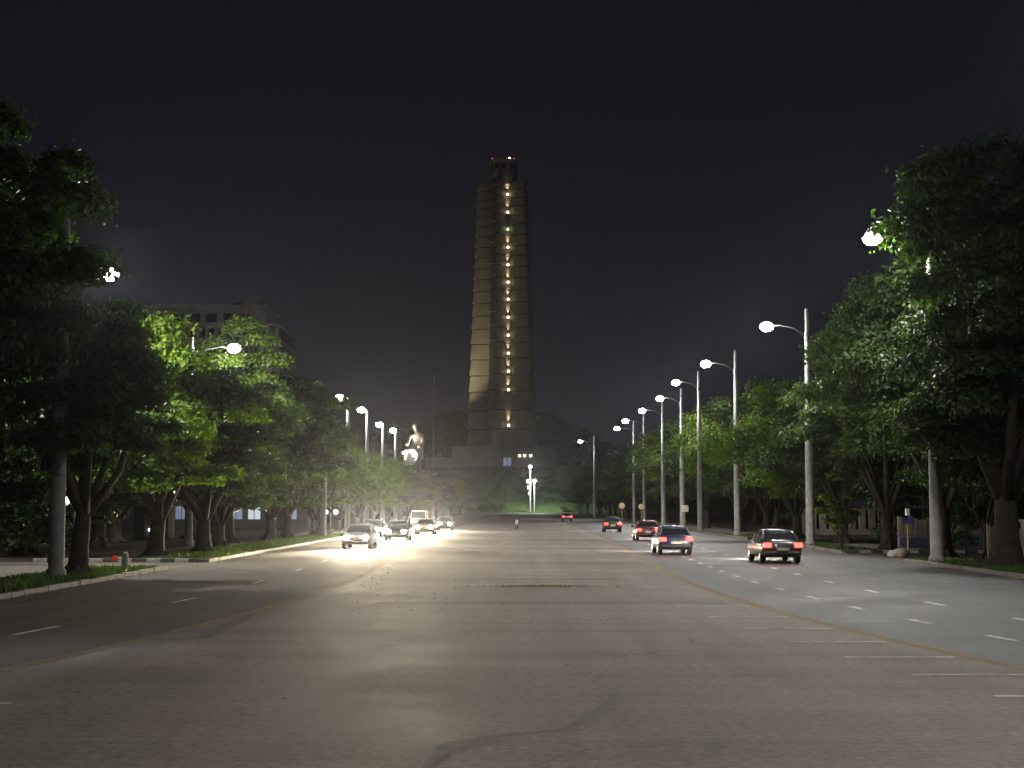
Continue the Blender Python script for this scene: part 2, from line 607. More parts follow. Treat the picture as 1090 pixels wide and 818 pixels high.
def grass_patch(rects, n, h, name="grass"):
    rng = np.random.default_rng(5)
    vs, fs = [], []
    areas = np.array([abs((b - a) * (d - c)) for a, b, c, d, z in rects])
    for (a, b, c, d, z), k in zip(rects, (n * areas / areas.sum()).astype(int)):
        x = rng.uniform(a, b, k); y = rng.uniform(c, d, k)
        hh = rng.uniform(.5, 1.2, k) * h
        ang = rng.uniform(0, 6.28, k)
        w = .03
        lx, ly = rng.uniform(-.1, .1, k), rng.uniform(-.1, .1, k)
        for i in range(k):
            n0 = len(vs)
            cx, sy = math.cos(ang[i]) * w, math.sin(ang[i]) * w
            vs += [(x[i] - cx, y[i] - sy, z), (x[i] + cx, y[i] + sy, z), (x[i] + lx[i], y[i] + ly[i], z + hh[i])]
            fs.append((n0, n0 + 1, n0 + 2))
    mb = MB(); mb.v, mb.f = vs, fs
    return tag(mb.build(name, M["blade"]), "short rough grass on the verges along both kerbs", "grass", kind="stuff")


grass_patch([(KL - 3.1, KL - .25, 30, 55, .1), (KL - 3.4, KL - .25, 63, 120, .1), (KR + .25, KR + 3.0, 30, 63, .1), (KR + .25, KR + 2.3, 75.5, 120, .1)], 42000, .13)


# the hill under the monument
def hill_z(X, Y):
    def ss(a, b, t):
        t = max(0, min(1, (t - a) / (b - a)))
        return t * t * (3 - 2 * t)
    lat = 1 - ss(60, 150, abs(X + 8))
    z = 3.8 * ss(562, 585, Y) + 14.6 * ss(580, 613, Y)
    z *= lat
    return z - .03 + (math.sin(X * .21) * .12 + math.sin(Y * .37 + X * .1) * .1) * min(1, z)


mb = MB()
xs = [-170 + 4 * i for i in range(84)]
yy = [561 + 2.4 * i for i in range(62)]
mb.v = [(x, y, hill_z(x, y)) for y in yy for x in xs]
nx = len(xs)
mb.f = [(j * nx + i, j * nx + i + 1, (j + 1) * nx + i + 1, (j + 1) * nx + i) for j in range(len(yy) - 1) for i in range(nx - 1)]
structure(mb, "hill_ground", M["lawn"], smooth=True)


# ------------------------------------------------------------------ the air
if HAZE_ON:
    hz = MB().box(-420, 420, -120, 900, -1.1, 190)
    m = bpy.data.materials.new("night_air")
    m.use_nodes = True
    m.node_tree.nodes.clear()
    o_ = m.node_tree.nodes.new("ShaderNodeOutputMaterial")
    v_ = m.node_tree.nodes.new("ShaderNodeVolumePrincipled")
    v_.inputs["Color"].default_value = (0.80, 0.84, 0.97, 1)
    v_.inputs["Density"].default_value = HAZE
    v_.inputs["Anisotropy"].default_value = 0.90
    m.node_tree.links.new(v_.outputs[0], o_.inputs["Volume"])
    tag(hz.build("haze", m), "thin night haze lit by the lamps along the avenue", "haze", kind="stuff")


# ------------------------------------------------------------------ street lamps
def lamp_head(root, pos, direction, lit, watts, spill=.12, warm=(1.0, 0.96, 0.88)):
    """Cobra head: housing, glass bowl, and its light; direction = unit x sign the head reaches towards."""
    s = direction
    x, y, z = pos
    h = MB()
    rings = []
    for t, w, hh in ((-.45, .07, .05), (-.3, .15, .10), (0, .21, .14), (.3, .19, .12), (.5, .10, .06)):
        rings.append([(x + s * t, y + w * math.cos(a), z + hh * max(math.sin(a), -.15)) for a in [2 * math.pi * k / 10 for k in range(10)]])
    head = h.loft(rings).build("lamp_head", M["dark_steel"], root, True)
    b = MB().ball((x + s * .06, y, z - .06), .33, 12, (1.25, .85, .85))
    b.build("lamp_glass", M["lamp_glass"] if lit else M["lamp_off"], head, True)
    if lit:
        lamp("street_light", "POINT", (x + s * .06, y, z - .50), watts * spill, warm, root, .22)
        lamp("street_beam", "SPOT", (x + s * .06, y, z - .50), watts * (1 - spill), warm, root, .22, (x + s * 2.0, y, z - 12), 158, .5)


def street_lamp(X, Y, top, lx, lz, lit, label, watts=None, bracket=True, r0=.27, r1=.12, spill=.12, group="street lamps along the avenue"):
    root = thing("street_lamp", label, "street lamp", (X, Y, 0.08), 0, group)
    rel = lambda x, z: (x - X, 0, z - .08)
    pm = MB()
    pm.lathe([(r0 * 1.25, -.1), (r0 * 1.25, .25), (r0, .3), (r0 * .9, top * .35), ((r0 + r1) / 2, top * .6), (r1, top - .12), (r1 * .7, top - .04), (.02, top)], 14)
    pole = pm.build("pole", M["concrete_pole"], root, True)
    s = 1 if lx > X else -1
    am = MB()
    reach = abs(lx - X)
    if reach > .8:
        am.tube([rel(X, lz - .7), rel(X + s * reach * .35, lz - .12), rel(X + s * reach * .7, lz + .04), rel(lx - s * .4, lz + .03)], .045, 8)
        am.build("arm", M["dark_steel"], root, True)
        MB().lathe([(r1 * 1.5, lz - .95), (r1 * 1.5, lz - .5)], 12).build("arm_clamp", M["dark_steel"], root)
    else:
        am.tube([rel(X, top - .4), rel(X, lz - .05), rel(lx, lz)], .06, 8)
        am.build("arm", M["dark_steel"], root, True)
    if bracket:
        MB().box(-.22, .22, -.11, .11, 4.4, 4.75, .03).build("junction_box", M["steel"], root)
        MB().lathe([(r0 * .92, 4.3), (r0 * .92, 4.36)], 12).build("pole_band", M["dark_steel"], root)
    lamp_head(root, rel(lx, lz), s if reach > .8 else -1, lit, watts or LAMP_W, spill)
    return root


ORD = ["first", "second", "third", "fourth", "fifth", "sixth", "seventh", "eighth", "ninth", "tenth", "eleventh", "twelfth", "thirteenth", "fourteenth", "fifteenth", "sixteenth", "seventeenth"]
right_poles = [(59.5, 995, 930, 253), (85, 862, 817, 347), (113, 784, 752, 387), (136, 745, 720, 407), (150.5, 726, 703, 424),
               (170, 706, 684, 437), (195, 686, 666, 448), (212, 675, 657, 456), (290, 633, 618, 470)]
right_lbl = ["tall concrete street lamp nearest on the right kerb, its lit head among the leaves",
             "second street lamp along the right kerb, lit, tall pole rising beside the leaning small tree",
             "third lit street lamp from the near end of the right kerb, beside trees",
             "fourth lit street lamp along the right kerb, slender pole clear of the crowns",
             "fifth lit street lamp along the right kerb, just past the white square sign",
             "sixth lit street lamp along the right kerb, its pole half hidden by crowns",
             "seventh lit street lamp along the right kerb, next to the eighth",
             "eighth lit street lamp along the right kerb, one of the close far pair",
             "last lit street lamp of the right row, alone at the far end of the trees"]
for (Y, px, lx, ly), lab in zip(right_poles, right_lbl):
    pole = P(px, 560, Y)
    h = P(lx, ly, Y)
    street_lamp(max(pole.x, KR + .45) if Y < 250 else pole.x, Y, h.z + 1.0, h.x, h.z, True, lab, spill=.35 if Y < 90 else .12)
left_poles = [(47.4, 61, None, None, False, "tall unlit concrete lamp pole nearest on the left kerb, top lost in leaves"),
              (59.6, 115, 115, 291, True, "left street lamp glowing beside the dark crown of the nearest tree"),
              (87, 248, 248, 370, True, "left street lamp glowing within the bright green crowns"),
              (112.4, 344, 343, 408, False, "unlit street lamp before the row of lit ones on the left kerb"),
              (128, 369.5, 365, 423, True, "first of the four close lit street lamps on the left kerb"),
              (145, 390, 388, 436, True, "second of the four close lit street lamps on the left kerb"),
              (162, 407, 407, 452, True, "third of the four close lit street lamps on the left kerb"),
              (179, 420.5, 421, 458, True, "fourth of the close lit street lamps on the left, nearest the bright statue")]
for Y, px, lx, ly, lit, lab in left_poles:
    pole = P(px, 560, Y)
    h = P(lx, ly, Y) if lx else Vector((pole.x + .3, Y, 13.4))
    near = lit and Y < 100
    street_lamp(pole.x - ((2.13 if Y < 80 else 2.7) if near else 0), Y, h.z + (.6 if near else -.1), h.x - (0 if near else .25), h.z, lit, lab, r0=.26, watts=LAMP_W * (1.5 if near else 1), spill=.75 if Y < 100 else .12)
# the row goes on past the photographer
for X, Y, lab in ((KR + .5, 33, "lit street lamp out of frame on the right kerb, ahead of the camera"),
                  (KR + .5, 8, "lit street lamp out of frame on the right kerb, level with the camera"),
                  (KR + .5, -16, "lit street lamp out of frame on the right kerb, behind the camera")):
    street_lamp(X, Y, 15, X - 2.5, 14, True, lab, watts=LAMP_W * (1 if Y > 20 else .55))

# twin lamps with camera boxes at the foot of the hill
for px, ytop, ybase, lab, boxes in ((564.5, 497, 543.5, "taller of two slim white poles on the lawn, three camera boxes below its lamp", 3),
                                    (568.8, 512, 544, "shorter of two slim white poles on the lawn, lamp on top", 0)):
    b = P(px, ybase, 566)
    t = P(px, ytop, 566)
    root = thing("lamp_post", lab, "lamp post", (b.x, b.y, hill_z(b.x, 566) - .05), 0, "twin lamp posts on the lawn")
    H = t.z - root.location.z
    MB().lathe([(.5, -.1), (.5, .4), (.28, .5), (.18, H - .4), (.05, H - .3)], 10).build("pole", M["concrete_pole"], root, True)
    MB().ball((0, -.1, H), .62, 10, (1, .8, .8)).build("lamp_glass", M["flood"], root, True)
    for k in range(boxes):
        MB().box(-1.5 + k * .3, -.4, -.3, .3, H - 6.5 - 2.4 * k, H - 5.2 - 2.4 * k, .08).build("camera_box", M["white_plate"], root)
    lamp("post_light", "POINT", (0, -1.2, H - .4), 13000, (0.95, 1.0, .95), root, .3)

# small globe lamps in the park
def globe_lamp(px, py_top, Y, label, mats, watts):
    t = P(px, py_top, Y)
    root = thing("park_lamp", label, "park lamp", (t.x, Y, .05), 0, "twin globe park lamps")
    H = t.z
    MB().lathe([(.14, -.1), (.14, .2), (.06, .3), (.045, H - .35), (.03, H - .1)], 10).build("pole", M["dark_steel"], root, True)
    for s, mm in zip((-1, 1), mats):
        a = MB().tube([(0, 0, H - .4), (s * .2, 0, H - .1), (s * .38, 0, H - .12)], .025, 6).build("arm", M["dark_steel"], root, True)
        MB().ball((s * .42, 0, H), .2, 12).build("globe", M[mm], a, True)
    if watts:
        lamp("globe_light", "POINT", (0, -.35, H + .25), watts, (.95, .98, 1), root, .2)


globe_lamp(352, 546, 118, "twin white globe lamp lit on the left kerb below the trees", ("globe", "globe"), 90)
globe_lamp(80, 535, 61, "dim twin globe lamp behind the nearest left pole", ("globe_dim", "globe_dim"), 40)


# ------------------------------------------------------------------ trees
def leaf_mesh(name, clumps, n, size, rng, mat, droop=0.2):
    """clumps: list of (centre, radius). Folded leaf-shaped faces scattered over each clump."""
    w = np.array([r ** 2 for c, r in clumps]); w /= w.sum()
    idx = rng.choice(len(clumps), n, p=w)
    C = np.array([c for c, r in clumps])[idx]
    Rr = np.array([r for c, r in clumps])[idx]
    d = rng.normal(size=(n, 3)); d /= np.linalg.norm(d, axis=1)[:, None]
    d[:, 2] = np.where(d[:, 2] < -.35, -d[:, 2] * .6, d[:, 2])
    rad = Rr * rng.uniform(.25, 1, n) ** .45 * (1 + .18 * rng.normal(size=n))
    pos = C + d * rad[:, None] * np.array([1.15, 1.15, .78])
    nrm = d * .9 + rng.normal(size=(n, 3)) * .55 + np.array([0, 0, .35])
    nrm /= np.linalg.norm(nrm, axis=1)[:, None]
    ax = rng.normal(size=(n, 3)) + d * .5 - np.array([0, 0, droop])
    ax -= nrm * (ax * nrm).sum(1)[:, None]
    ax /= np.linalg.norm(ax, axis=1)[:, None]
    sd = np.cross(nrm, ax)
    L = size * rng.uniform(.6, 1.35, n)[:, None]
    a = pos - ax * L * .5
    b = pos + sd * L * .27 + nrm * L * .10
    c = pos + ax * L * .5 - nrm * L * .06
    e = pos - sd * L * .27 + nrm * L * .10
    V = np.stack([a, b, c, e], 1).reshape(-1, 3)
    k = np.arange(n) * 4
    F = np.stack([k, k + 1, k + 2, k, k + 2, k + 3], 1).reshape(-1)
    me = bpy.data.meshes.new(name)
    me.vertices.add(len(V)); me.vertices.foreach_set("co", V.ravel())
    me.loops.add(len(F)); me.loops.foreach_set("vertex_index", F.astype(np.int32))
    me.polygons.add(n * 2)
    me.polygons.foreach_set("loop_start", np.arange(0, n * 6, 3, dtype=np.int32))
    me.materials.append(mat)
    me.update(calc_edges=True)
    me.validate()
    return me


def tree_meshes(seed, H, rad, z0, n, size, mat, trunk_r=.42, lean=0.0, squash=1.0, nclump=46, forks=7):
    rng = np.random.default_rng(seed)
    rnd = random.Random(seed)
    zc, hz = (z0 + H) / 2, (H - z0) / 2
    clumps = []
    tries = 0
    while len(clumps) < nclump and tries < 5000:
        tries += 1
        d = rng.normal(size=3); d /= np.linalg.norm(d)
        q = rng.uniform(.45, .93)
        az = math.atan2(d[1], d[0])
        lob = 1 + .20 * math.sin(3 * az + seed) + .13 * math.sin(5 * az + 2.1 * seed)
        c = np.array([d[0] * rad * q * lob, d[1] * rad * q * lob * squash, zc + d[2] * hz * q * (1 if d[2] > 0 else .95)])
        r = rng.uniform(.16, .30) * min(rad, hz * 1.3)
        if all(np.linalg.norm((c - k) * np.array([1, 1, 1.2])) > .62 * min(r, rr) + .3 for k, rr in clumps):
            clumps.append((c, r))
    crown = leaf_mesh("crown", clumps, n, size, rng, mat)
    # trunk with limbs reaching the clumps
    tb = MB()
    fork = z0 * .75 + .6
    top = Vector((lean * fork, rnd.uniform(-.2, .2), fork))
    tb.tube([(0, 0, -.15), (.03, 0, .25), (lean * fork * .3, .05, fork * .4), (lean * fork * .7, 0, fork * .75), top],
            [trunk_r * 1.55, trunk_r * 1.1, trunk_r * .88, trunk_r * .8, trunk_r * .72], 12)
    for k in range(4):  # buttress roots
        a = k * 1.57 + rnd.uniform(-.4, .4)
        tb.tube([(0, 0, .55), (math.cos(a) * trunk_r * 1.3, math.sin(a) * trunk_r * 1.3, .12), (math.cos(a) * trunk_r * 2.3, math.sin(a) * trunk_r * 2.3, -.1)],
                [trunk_r * .55, trunk_r * .4, trunk_r * .15], 6)
    # second stem, as the old kerbside trees have
    order = sorted(range(len(clumps)), key=lambda i: rng.random())[:max(forks, 4) * 3]
    mains = []
    for k in range(forks):
        a = 2 * math.pi * k / forks + rnd.uniform(-.4, .4)
        e = Vector((math.cos(a) * rad * .45, math.sin(a) * rad * .45 * squash, zc + rnd.uniform(-.25, .35) * hz))
        mid = top.lerp(e, .5) + Vector((math.cos(a) * .4, math.sin(a) * .4, -.3))
        tb.tube([top - Vector((0, 0, .5)), mid, e], [trunk_r * .5, trunk_r * .33, trunk_r * .16], 7)
        mains.append((mid, e))
    for i in order:
        c = Vector(clumps[i][0])
        mid, e = min(mains, key=lambda me_: (me_[1] - c).length)
        tb.tube([mid.lerp(e, .6), (mid.lerp(e, .8) + c) * .5 + Vector((0, 0, .2)), c], [trunk_r * .2, trunk_r * .13, .03], 5)
    return tb, crown


def make_tree(name, label, X, Y, seed, H, rad, z0, n, size, leaf, group, cat="tree", rz=0.0, **kw):
    root = thing(name, label, cat, (X, Y, .02), rz, group)
    tb, crown = tree_meshes(seed, H, rad, z0, n, size, M[leaf], **kw)
    tb.build("trunk", M["bark"], root, True)
    o = bpy.data.objects.new("crown", crown)
    col.objects.link(o)
    o.parent = root
    return root


LG, RG = "trees along the left kerb", "trees along the right kerb"
# prototypes kept as the first tree of each row and copied further on
near_left = make_tree("kerbside_tree", "tall dark tree filling the left frame edge, crown down over the nearest pole", -17.5, 43.6, 3, 16.6, 4.6, 3.0, 46000, .28, "leaf_dark", LG, trunk_r=.40, nclump=70)
make_tree("kerbside_tree", "smaller dark tree with a thick leaning trunk beside the nearest left pole", -15.2, 49.5, 5, 10.3, 3.8, 2.5, 34000, .25, "leaf_dark", LG, trunk_r=.34, nclump=44, lean=.08)
make_tree("kerbside_tree", "dark tree at the left edge behind the nearest lamp pole", -22.5, 54, 8, 17.0, 4.8, 2.6, 30000, .32, "leaf_dark", LG, trunk_r=.4, nclump=60)
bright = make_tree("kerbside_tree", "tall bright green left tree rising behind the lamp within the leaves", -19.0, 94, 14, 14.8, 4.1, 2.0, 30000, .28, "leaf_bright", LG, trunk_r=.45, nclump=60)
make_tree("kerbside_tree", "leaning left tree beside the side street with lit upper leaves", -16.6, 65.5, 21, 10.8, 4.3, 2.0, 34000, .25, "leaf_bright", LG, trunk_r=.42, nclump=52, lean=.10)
near_right = make_tree("kerbside_tree", "huge tree at the right edge with a thick dark trunk", 19.0, 55.5, 33, 17.2, 5.2, 2.9, 52000, .27, "leaf_dark", RG, trunk_r=.55, nclump=84)
make_tree("kerbside_tree", "tall full tree on the right behind the nearest concrete pole", 20.0, 67, 38, 15.2, 5.2, 2.6, 48000, .27, "leaf_mid", RG, trunk_r=.36, nclump=84)
make_tree("kerbside_tree", "tall tree on the right just beyond the side street and its yellow sign pole", 20.6, 79.5, 39, 15.6, 4.6, 2.2, 42000, .27, "leaf_mid", RG, trunk_r=.32, nclump=70)
make_tree("small_tree", "young slender tree with pale green leaves beside the second right pole", 17.9, 79, 41, 3.4, 1.25, .8, 2600, .20, "leaf_bright", None, cat="tree", trunk_r=.09, nclump=14, forks=4)
make_tree("small_tree", "low bushy tree in front of the stone gate posts on the right", 21.6, 66, 46, 6.6, 1.6, 1.6, 5200, .24, "leaf_mid", None, cat="tree", trunk_r=.12, nclump=18, forks=4)

protoA = make_tree("kerbside_tree", "grey-green tree on the left below the lamp within the leaves", -15.9, 72.5, 52, 9.6, 4.4, 1.9, 34000, .25, "leaf_grey", LG, trunk_r=.4, nclump=50)
protoB = make_tree("kerbside_tree", "dense tree along the right kerb between the second and third poles", 21.2, 93, 57, 12.2, 5.2, 2.0, 38000, .27, "leaf_mid", RG, trunk_r=.38, nclump=66)
protoC = make_tree("kerbside_tree", "rounded tree on the left by the unlit lamp", -17.6, 102, 63, 12.4, 5.1, 1.8, 36000, .28, "leaf_grey", LG, trunk_r=.4, nclump=54)
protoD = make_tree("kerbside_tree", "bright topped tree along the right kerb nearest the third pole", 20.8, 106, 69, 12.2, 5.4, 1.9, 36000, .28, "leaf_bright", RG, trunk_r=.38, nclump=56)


def place(proto, X, Y, s, sz, rz, label, group, name=None, leaf=None):
    c = copy_tree(proto)
    c.location = (X, Y, .02)
    c.scale = (s, s, sz)
    c.rotation_euler = (0, 0, rz)
    c["label"] = label
    c["group"] = group
    if name:
        c.name = name
    return c


rr = random.Random(11)
right_more = [(121, 13.2), (140, 13.4), (160, 13.8), (181, 13.6), (204, 13.8), (232, 13.6), (266, 13.2), (306, 13.4), (352, 13.2), (408, 15.5), (470, 15.5), (530, 14.5)]
for i, (Y, H) in enumerate(right_more):
    pr = (protoB, protoD)[i % 2]
    base_h = 12.2
    sz = H / base_h
    s = {True: .95, False: 1.05}[pr is protoB] * (1.25 if Y > 380 else 1)
    w = ("dense dark", "bright topped")[i % 2]
    place(pr, 21.0 + rr.uniform(-.5, .9) + (2.5 if Y > 300 else 0), Y, s, sz, rr.uniform(0, 6.28),
          f"{ORD[i + 4]} tree from the near end of the right kerb row, {w} crown", RG)
left_more = [(84, 10.6, protoC), (110, 12.6, protoC), (121, 8.6, protoD), (137, 8.6, protoD), (153, 9.0, protoD), (172, 9.2, protoD), (193, 8.8, protoC), (217, 8.4, protoD), (246, 8.5, protoC),
             (285, 9, protoD), (330, 9.5, protoC), (390, 10.5, protoD), (455, 12, protoC)]
for i, (Y, H, pr) in enumerate(left_more):
    base_h = {protoC: 12.4, protoD: 12.2}[pr]
    place(pr, -17.0 + rr.uniform(-.7, .5) - (1.5 if Y > 250 else 0), Y, (1.0 if H > 10 else .82) * (1.1 if Y > 300 else 1), H / base_h, rr.uniform(0, 6.28),
          f"{ORD[i]} tree after the bright crowned one along the left kerb", LG)
# dark second rows behind both kerbs
for i, (Y, H) in enumerate([(60, 13), (72, 12), (84, 12), (97, 11.5), (111, 12), (128, 11), (148, 10), (172, 10), (200, 10), (240, 10), (290, 11), (350, 12)]):
    place(protoC if i % 2 else protoA, -26.0 + rr.uniform(-1.5, 1.5), Y, 1.15, H / (12.4 if i % 2 else 9.6), rr.uniform(0, 6.28),
          "shadowy tree massed behind the left kerbside row", "back row of trees on the left")
for i, (Y, H) in enumerate([(70, 15), (84, 15), (100, 14), (118, 14), (138, 14), (160, 14), (186, 14), (216, 14), (250, 14), (300, 14), (370, 15), (440, 15), (510, 15)]):
    place(protoB, 30.0 + rr.uniform(-1.5, 1.5), Y, 1.15, H / 12.2, rr.uniform(0, 6.28),
          "shadowy tree massed behind the right kerbside row", "back row of trees on the right")

def hedge(label, x0, x1, Y, h, seed):
    rng = np.random.default_rng(seed)
    root = thing("hedge", label, "hedge", ((x0 + x1) / 2, Y, 0), 0)
    w = (x1 - x0) / 2
    cl = []
    for _ in range(int(w * 9)):
        x = rng.uniform(-w, w)
        cl.append((np.array([x, rng.uniform(-.8, .8), rng.uniform(.4, h * (.86 + .14 * math.sin(x * 1.7 + seed)))]), rng.uniform(.5, .95)))
    o = bpy.data.objects.new("foliage", leaf_mesh("foliage", cl, int(w * 1500), .26, rng, M["leaf_dark"]))
    col.objects.link(o); o.parent = root
    st_ = MB()
    for k in range(int(w * 1.5)):
        x = -w + k * 1.33 + .3
        st_.tube([(x, 0, -.1), (x + rng.uniform(-.2, .2), .1, h * .7)], [.06, .03], 5)
    st_.build("stem", M["bark"], root)


hedge("tall dark hedge rising behind the board fence on the right", 22.5, 33.5, 89.5, 4.6, 4)
hedge("tall dark hedge behind the slat fences at the right frame edge", 21.5, 31.0, 69.5, 4.4, 5)
hedge("dark hedge behind the slotted garden wall on the right", 23.0, 36.0, 128, 5.0, 6)
hedge("dark hedge closing the gaps between the nearest left trunks", -31.0, -20.5, 70, 3.8, 7)

# trees on the hill, dark against the sky
for i, (px, ytop, Y, s) in enumerate([(456, 446, 668, 1.5), (474, 438, 690, 1.7), (488, 436, 700, 1.6), (584, 437, 690, 1.6), (598, 448, 680, 1.5), (614, 455, 670, 1.6), (636, 468, 660, 1.6), (420, 452, 690, 1.7), (398, 470, 670, 1.6)]):
    t = P(px, ytop, Y)
    zb = hill_z(t.x, Y) if Y < 705 else 12
    o = place(protoB if i % 2 else protoC, t.x, Y, s * 1.3, (t.z - zb) / (12.2 if i % 2 else 12.4), rr.uniform(0, 6.28),
              "dark tree crown on the hill beside the monument tower", "dark trees on the hill", "hill_tree")
    o.location.z = zb
# trees closing the ends of the lawn
for i, (px, Y, H) in enumerate([(610, 585, 18), (626, 575, 17), (644, 572, 18), (662, 570, 17), (684, 575, 18), (712, 580, 18), (445, 580, 15), (428, 575, 15), (405, 575, 16), (380, 580, 16), (350, 580, 17)]):
    b = P(px, 545, Y)
    place(protoB, b.x, Y, 1.25, H / 12.2, rr.uniform(0, 6.28), "dark tree closing the foot of the hill", "dark trees at the foot of the hill", "hill_tree").location.z = hill_z(b.x, Y)

# ground cover on the slope
def undergrowth():
    rng = np.random.default_rng(77)
    cl = []
    for _ in range(900):
        X = rng.uniform(-75, 60); Y = rng.uniform(583, 617)
        cl.append((np.array([X, Y, hill_z(X, Y) + .3]), rng.uniform(.7, 1.5)))
    me = leaf_mesh("undergrowth", cl, 52000, .55, rng, M["leaf_dark"])
    o = bpy.data.objects.new("undergrowth", me)
    col.objects.link(o)
    tag(o, "dark low shrubs covering the slope under the monument terrace", "undergrowth", kind="stuff")


undergrowth()
for i, (px, w, h, lab) in enumerate([(500, 2.2, 1.8, "bright low shrub at the left end of the lawn"), (516, 3.2, 3.0, "broad clipped shrub left of the lit lawn"),
                                     (527, 3.0, 3.2, "rounded shrub touching the lit lawn, beside a broad one"), (608, 3.6, 2.2, "low shrub in the dark at the right end of the lit lawn")]):
    b = P(px, 543, 568)
    rng = np.random.default_rng(90 + i)
    cl = [(np.array([rng.uniform(-w, w), rng.uniform(-1, 1), rng.uniform(.3, h * .7)]), h * .45) for _ in range(10)]
    root = thing("shrub", lab, "shrub", (b.x, 568, hill_z(b.x, 568)), 0, "shrubs at the edge of the lawn")
    o = bpy.data.objects.new("foliage", leaf_mesh("foliage", cl, 1600, .5, rng, M["leaf_mid"]))
    col.objects.link(o); o.parent = root
    sm = MB()
    for k in range(5):
        a = k * 1.26
        sm.tube([(0, 0, -.1), (math.cos(a) * w * .5, math.sin(a) * .5, h * .5)], [.06, .03], 5)
    sm.build("stem", M["bark"], root)


# ------------------------------------------------------------------ the monument
TY = 640.0
TC = P(537, 478, TY)
z_of = lambda py: P(537, py, TY).z
tower = thing("monument_tower", "tall star shaped stone tower on the hill with a lit column of lamps", "tower", (TC.x, TY, 0))
PXM = TY / F_PX


def star(Rt, z, rv=.42, tipw=2.6, valw=3.2):
    pts = []
    for k in range(5):
        va = R(-75 + 72 * k)        # valley
        ta = R(-75 + 36 + 72 * k)   # tip
        for a, r, w in ((va, Rt * rv, valw * Rt / 15), (ta, Rt, tipw * Rt / 15)):
            cx, cyy = math.cos(a) * r, math.sin(a) * r
            tx, ty = -math.sin(a), math.cos(a)
            pts.append((cx - tx * w / 2, cyy - ty * w / 2, z))
            pts.append((cx + tx * w / 2, cyy + ty * w / 2, z))
    return pts


bands_y = [195.5, 204.5, 213.5, 222.5, 232, 242, 253, 264, 275, 286.5, 298.5, 311, 324, 337, 351, 367, 383.5, 400.5, 418, 438, 458, 479]
Rof = lambda py: (28.5 + (py - 195) / (479 - 195) * 11.5) * PXM
shaft, joints = MB(), MB()
for a, b in zip(bands_y, bands_y[1:]):
    z1, z0 = z_of(a), z_of(b)
    shaft.loft([star(Rof(b) + .26, z0 + .28), star(Rof(a) - .30, z1 - .28)])
    joints.loft([star(Rof(a) - 1.0, z1 - .35), star(Rof(a) - 1.0, z1 + .35)])
shaft.build("shaft", M["marble"], tower)
joints.build("joint_band", M["joint"], tower)
core = MB()
zc0, zc1 = z_of(197), z_of(174)
poly = lambda r, z: [(math.cos(R(-75 + 36 * k)) * r * (1 if k % 2 else .93), math.sin(R(-75 + 36 * k)) * r * (1 if k % 2 else .93), z) for k in range(10)]
core.loft([poly(6.2, zc0 - 1), poly(5.9, zc1)])
core.loft([poly(6.2, zc1 + .003), poly(6.2, zc1 + .9)])
lk = core.build("lookout", M["marble"], tower)
win = MB()
for k in range(10):
    a = R(-75 + 36 * k + 18)
    r = 5.78
    t = Vector((-math.sin(a), math.cos(a), 0))
    c = Vector((math.cos(a) * r, math.sin(a) * r, 0))
    n = Vector((math.cos(a), math.sin(a), 0))
    q = [c + t * s_ * 1.1 + Vector((0, 0, z)) for s_, z in ((-1, zc1 - 3.6), (1, zc1 - 3.6), (1, zc1 - 1.6), (-1, zc1 - 1.6))]
    q2 = [p + n * .12 for p in q]
    win.loft([q, q2])
win.build("window", M["dark_glass"], lk)
MB().lathe([(.5, zc1 + .9), (.45, zc1 + 1.6), (.22, zc1 + 3), (.14, z_of(160)), (.05, z_of(148))], 8, (-1.2, 0, 0)).build("antenna", M["steel"], tower)
for x_, mm in ((-5.6, "red_bulb"), (1.0, "red_bulb"), (4.3, "red_bulb")):
    MB().ball((x_, -3.4, zc1 + 1.35), .36, 8).build("beacon", M[mm], tower)
MB().ball((2.2, -3.6, zc1 + 1.35), .6, 8).build("lamp", M["warm_bulb"], tower)
va = R(-75)
for i, py in enumerate([210, 229, 247, 266, 284.5, 303, 321, 340, 359, 378, 397, 416.5, 454]):
    z = z_of(py)
    r = Rof(py) * .42
    pos = Vector((math.cos(va) * (r + .55), math.sin(va) * (r + .55), z))
    green = i == 2
    fx = MB().box(pos.x - .75, pos.x + .75, pos.y - .15, pos.y + .45, z - .85, z - .5, .05)
    f_ = fx.build("lamp_bracket", M["dark_steel"], tower)
    MB().ball(pos + Vector((0, -.1, 0)), .55, 8, (1, .7, 1.1)).build("bulb", M["green_bulb" if green else "warm_bulb"], f_)
    up = pos + Vector((math.cos(va) * .75, math.sin(va) * .75, .9))
    aim = Vector((math.cos(va) * (r - .6), math.sin(va) * (r - .6), z + 7))
    lamp("column_light", "SPOT", pos + Vector((0, -.25, .75)), 40 if green else 4200, (1.0, .78, .46), tower, .2, aim, 34, 1.0)

# terrace, doorway and stairs under the tower
terr = thing("monument_terrace", "grey stone terrace walls stepping round the foot of the tower", "terrace", (TC.x, 612, 0))
def slab(px0, px1, py0, py1, Y, depth, name, mat, par, extra=0):
    a, b = P(px0, py1, Y), P(px1, py0, Y)
    mb = MB().box(a.x - TC.x, b.x - TC.x, Y - 612, Y - 612 + depth, a.z - extra, b.z)
    return mb.build(name, mat, par)


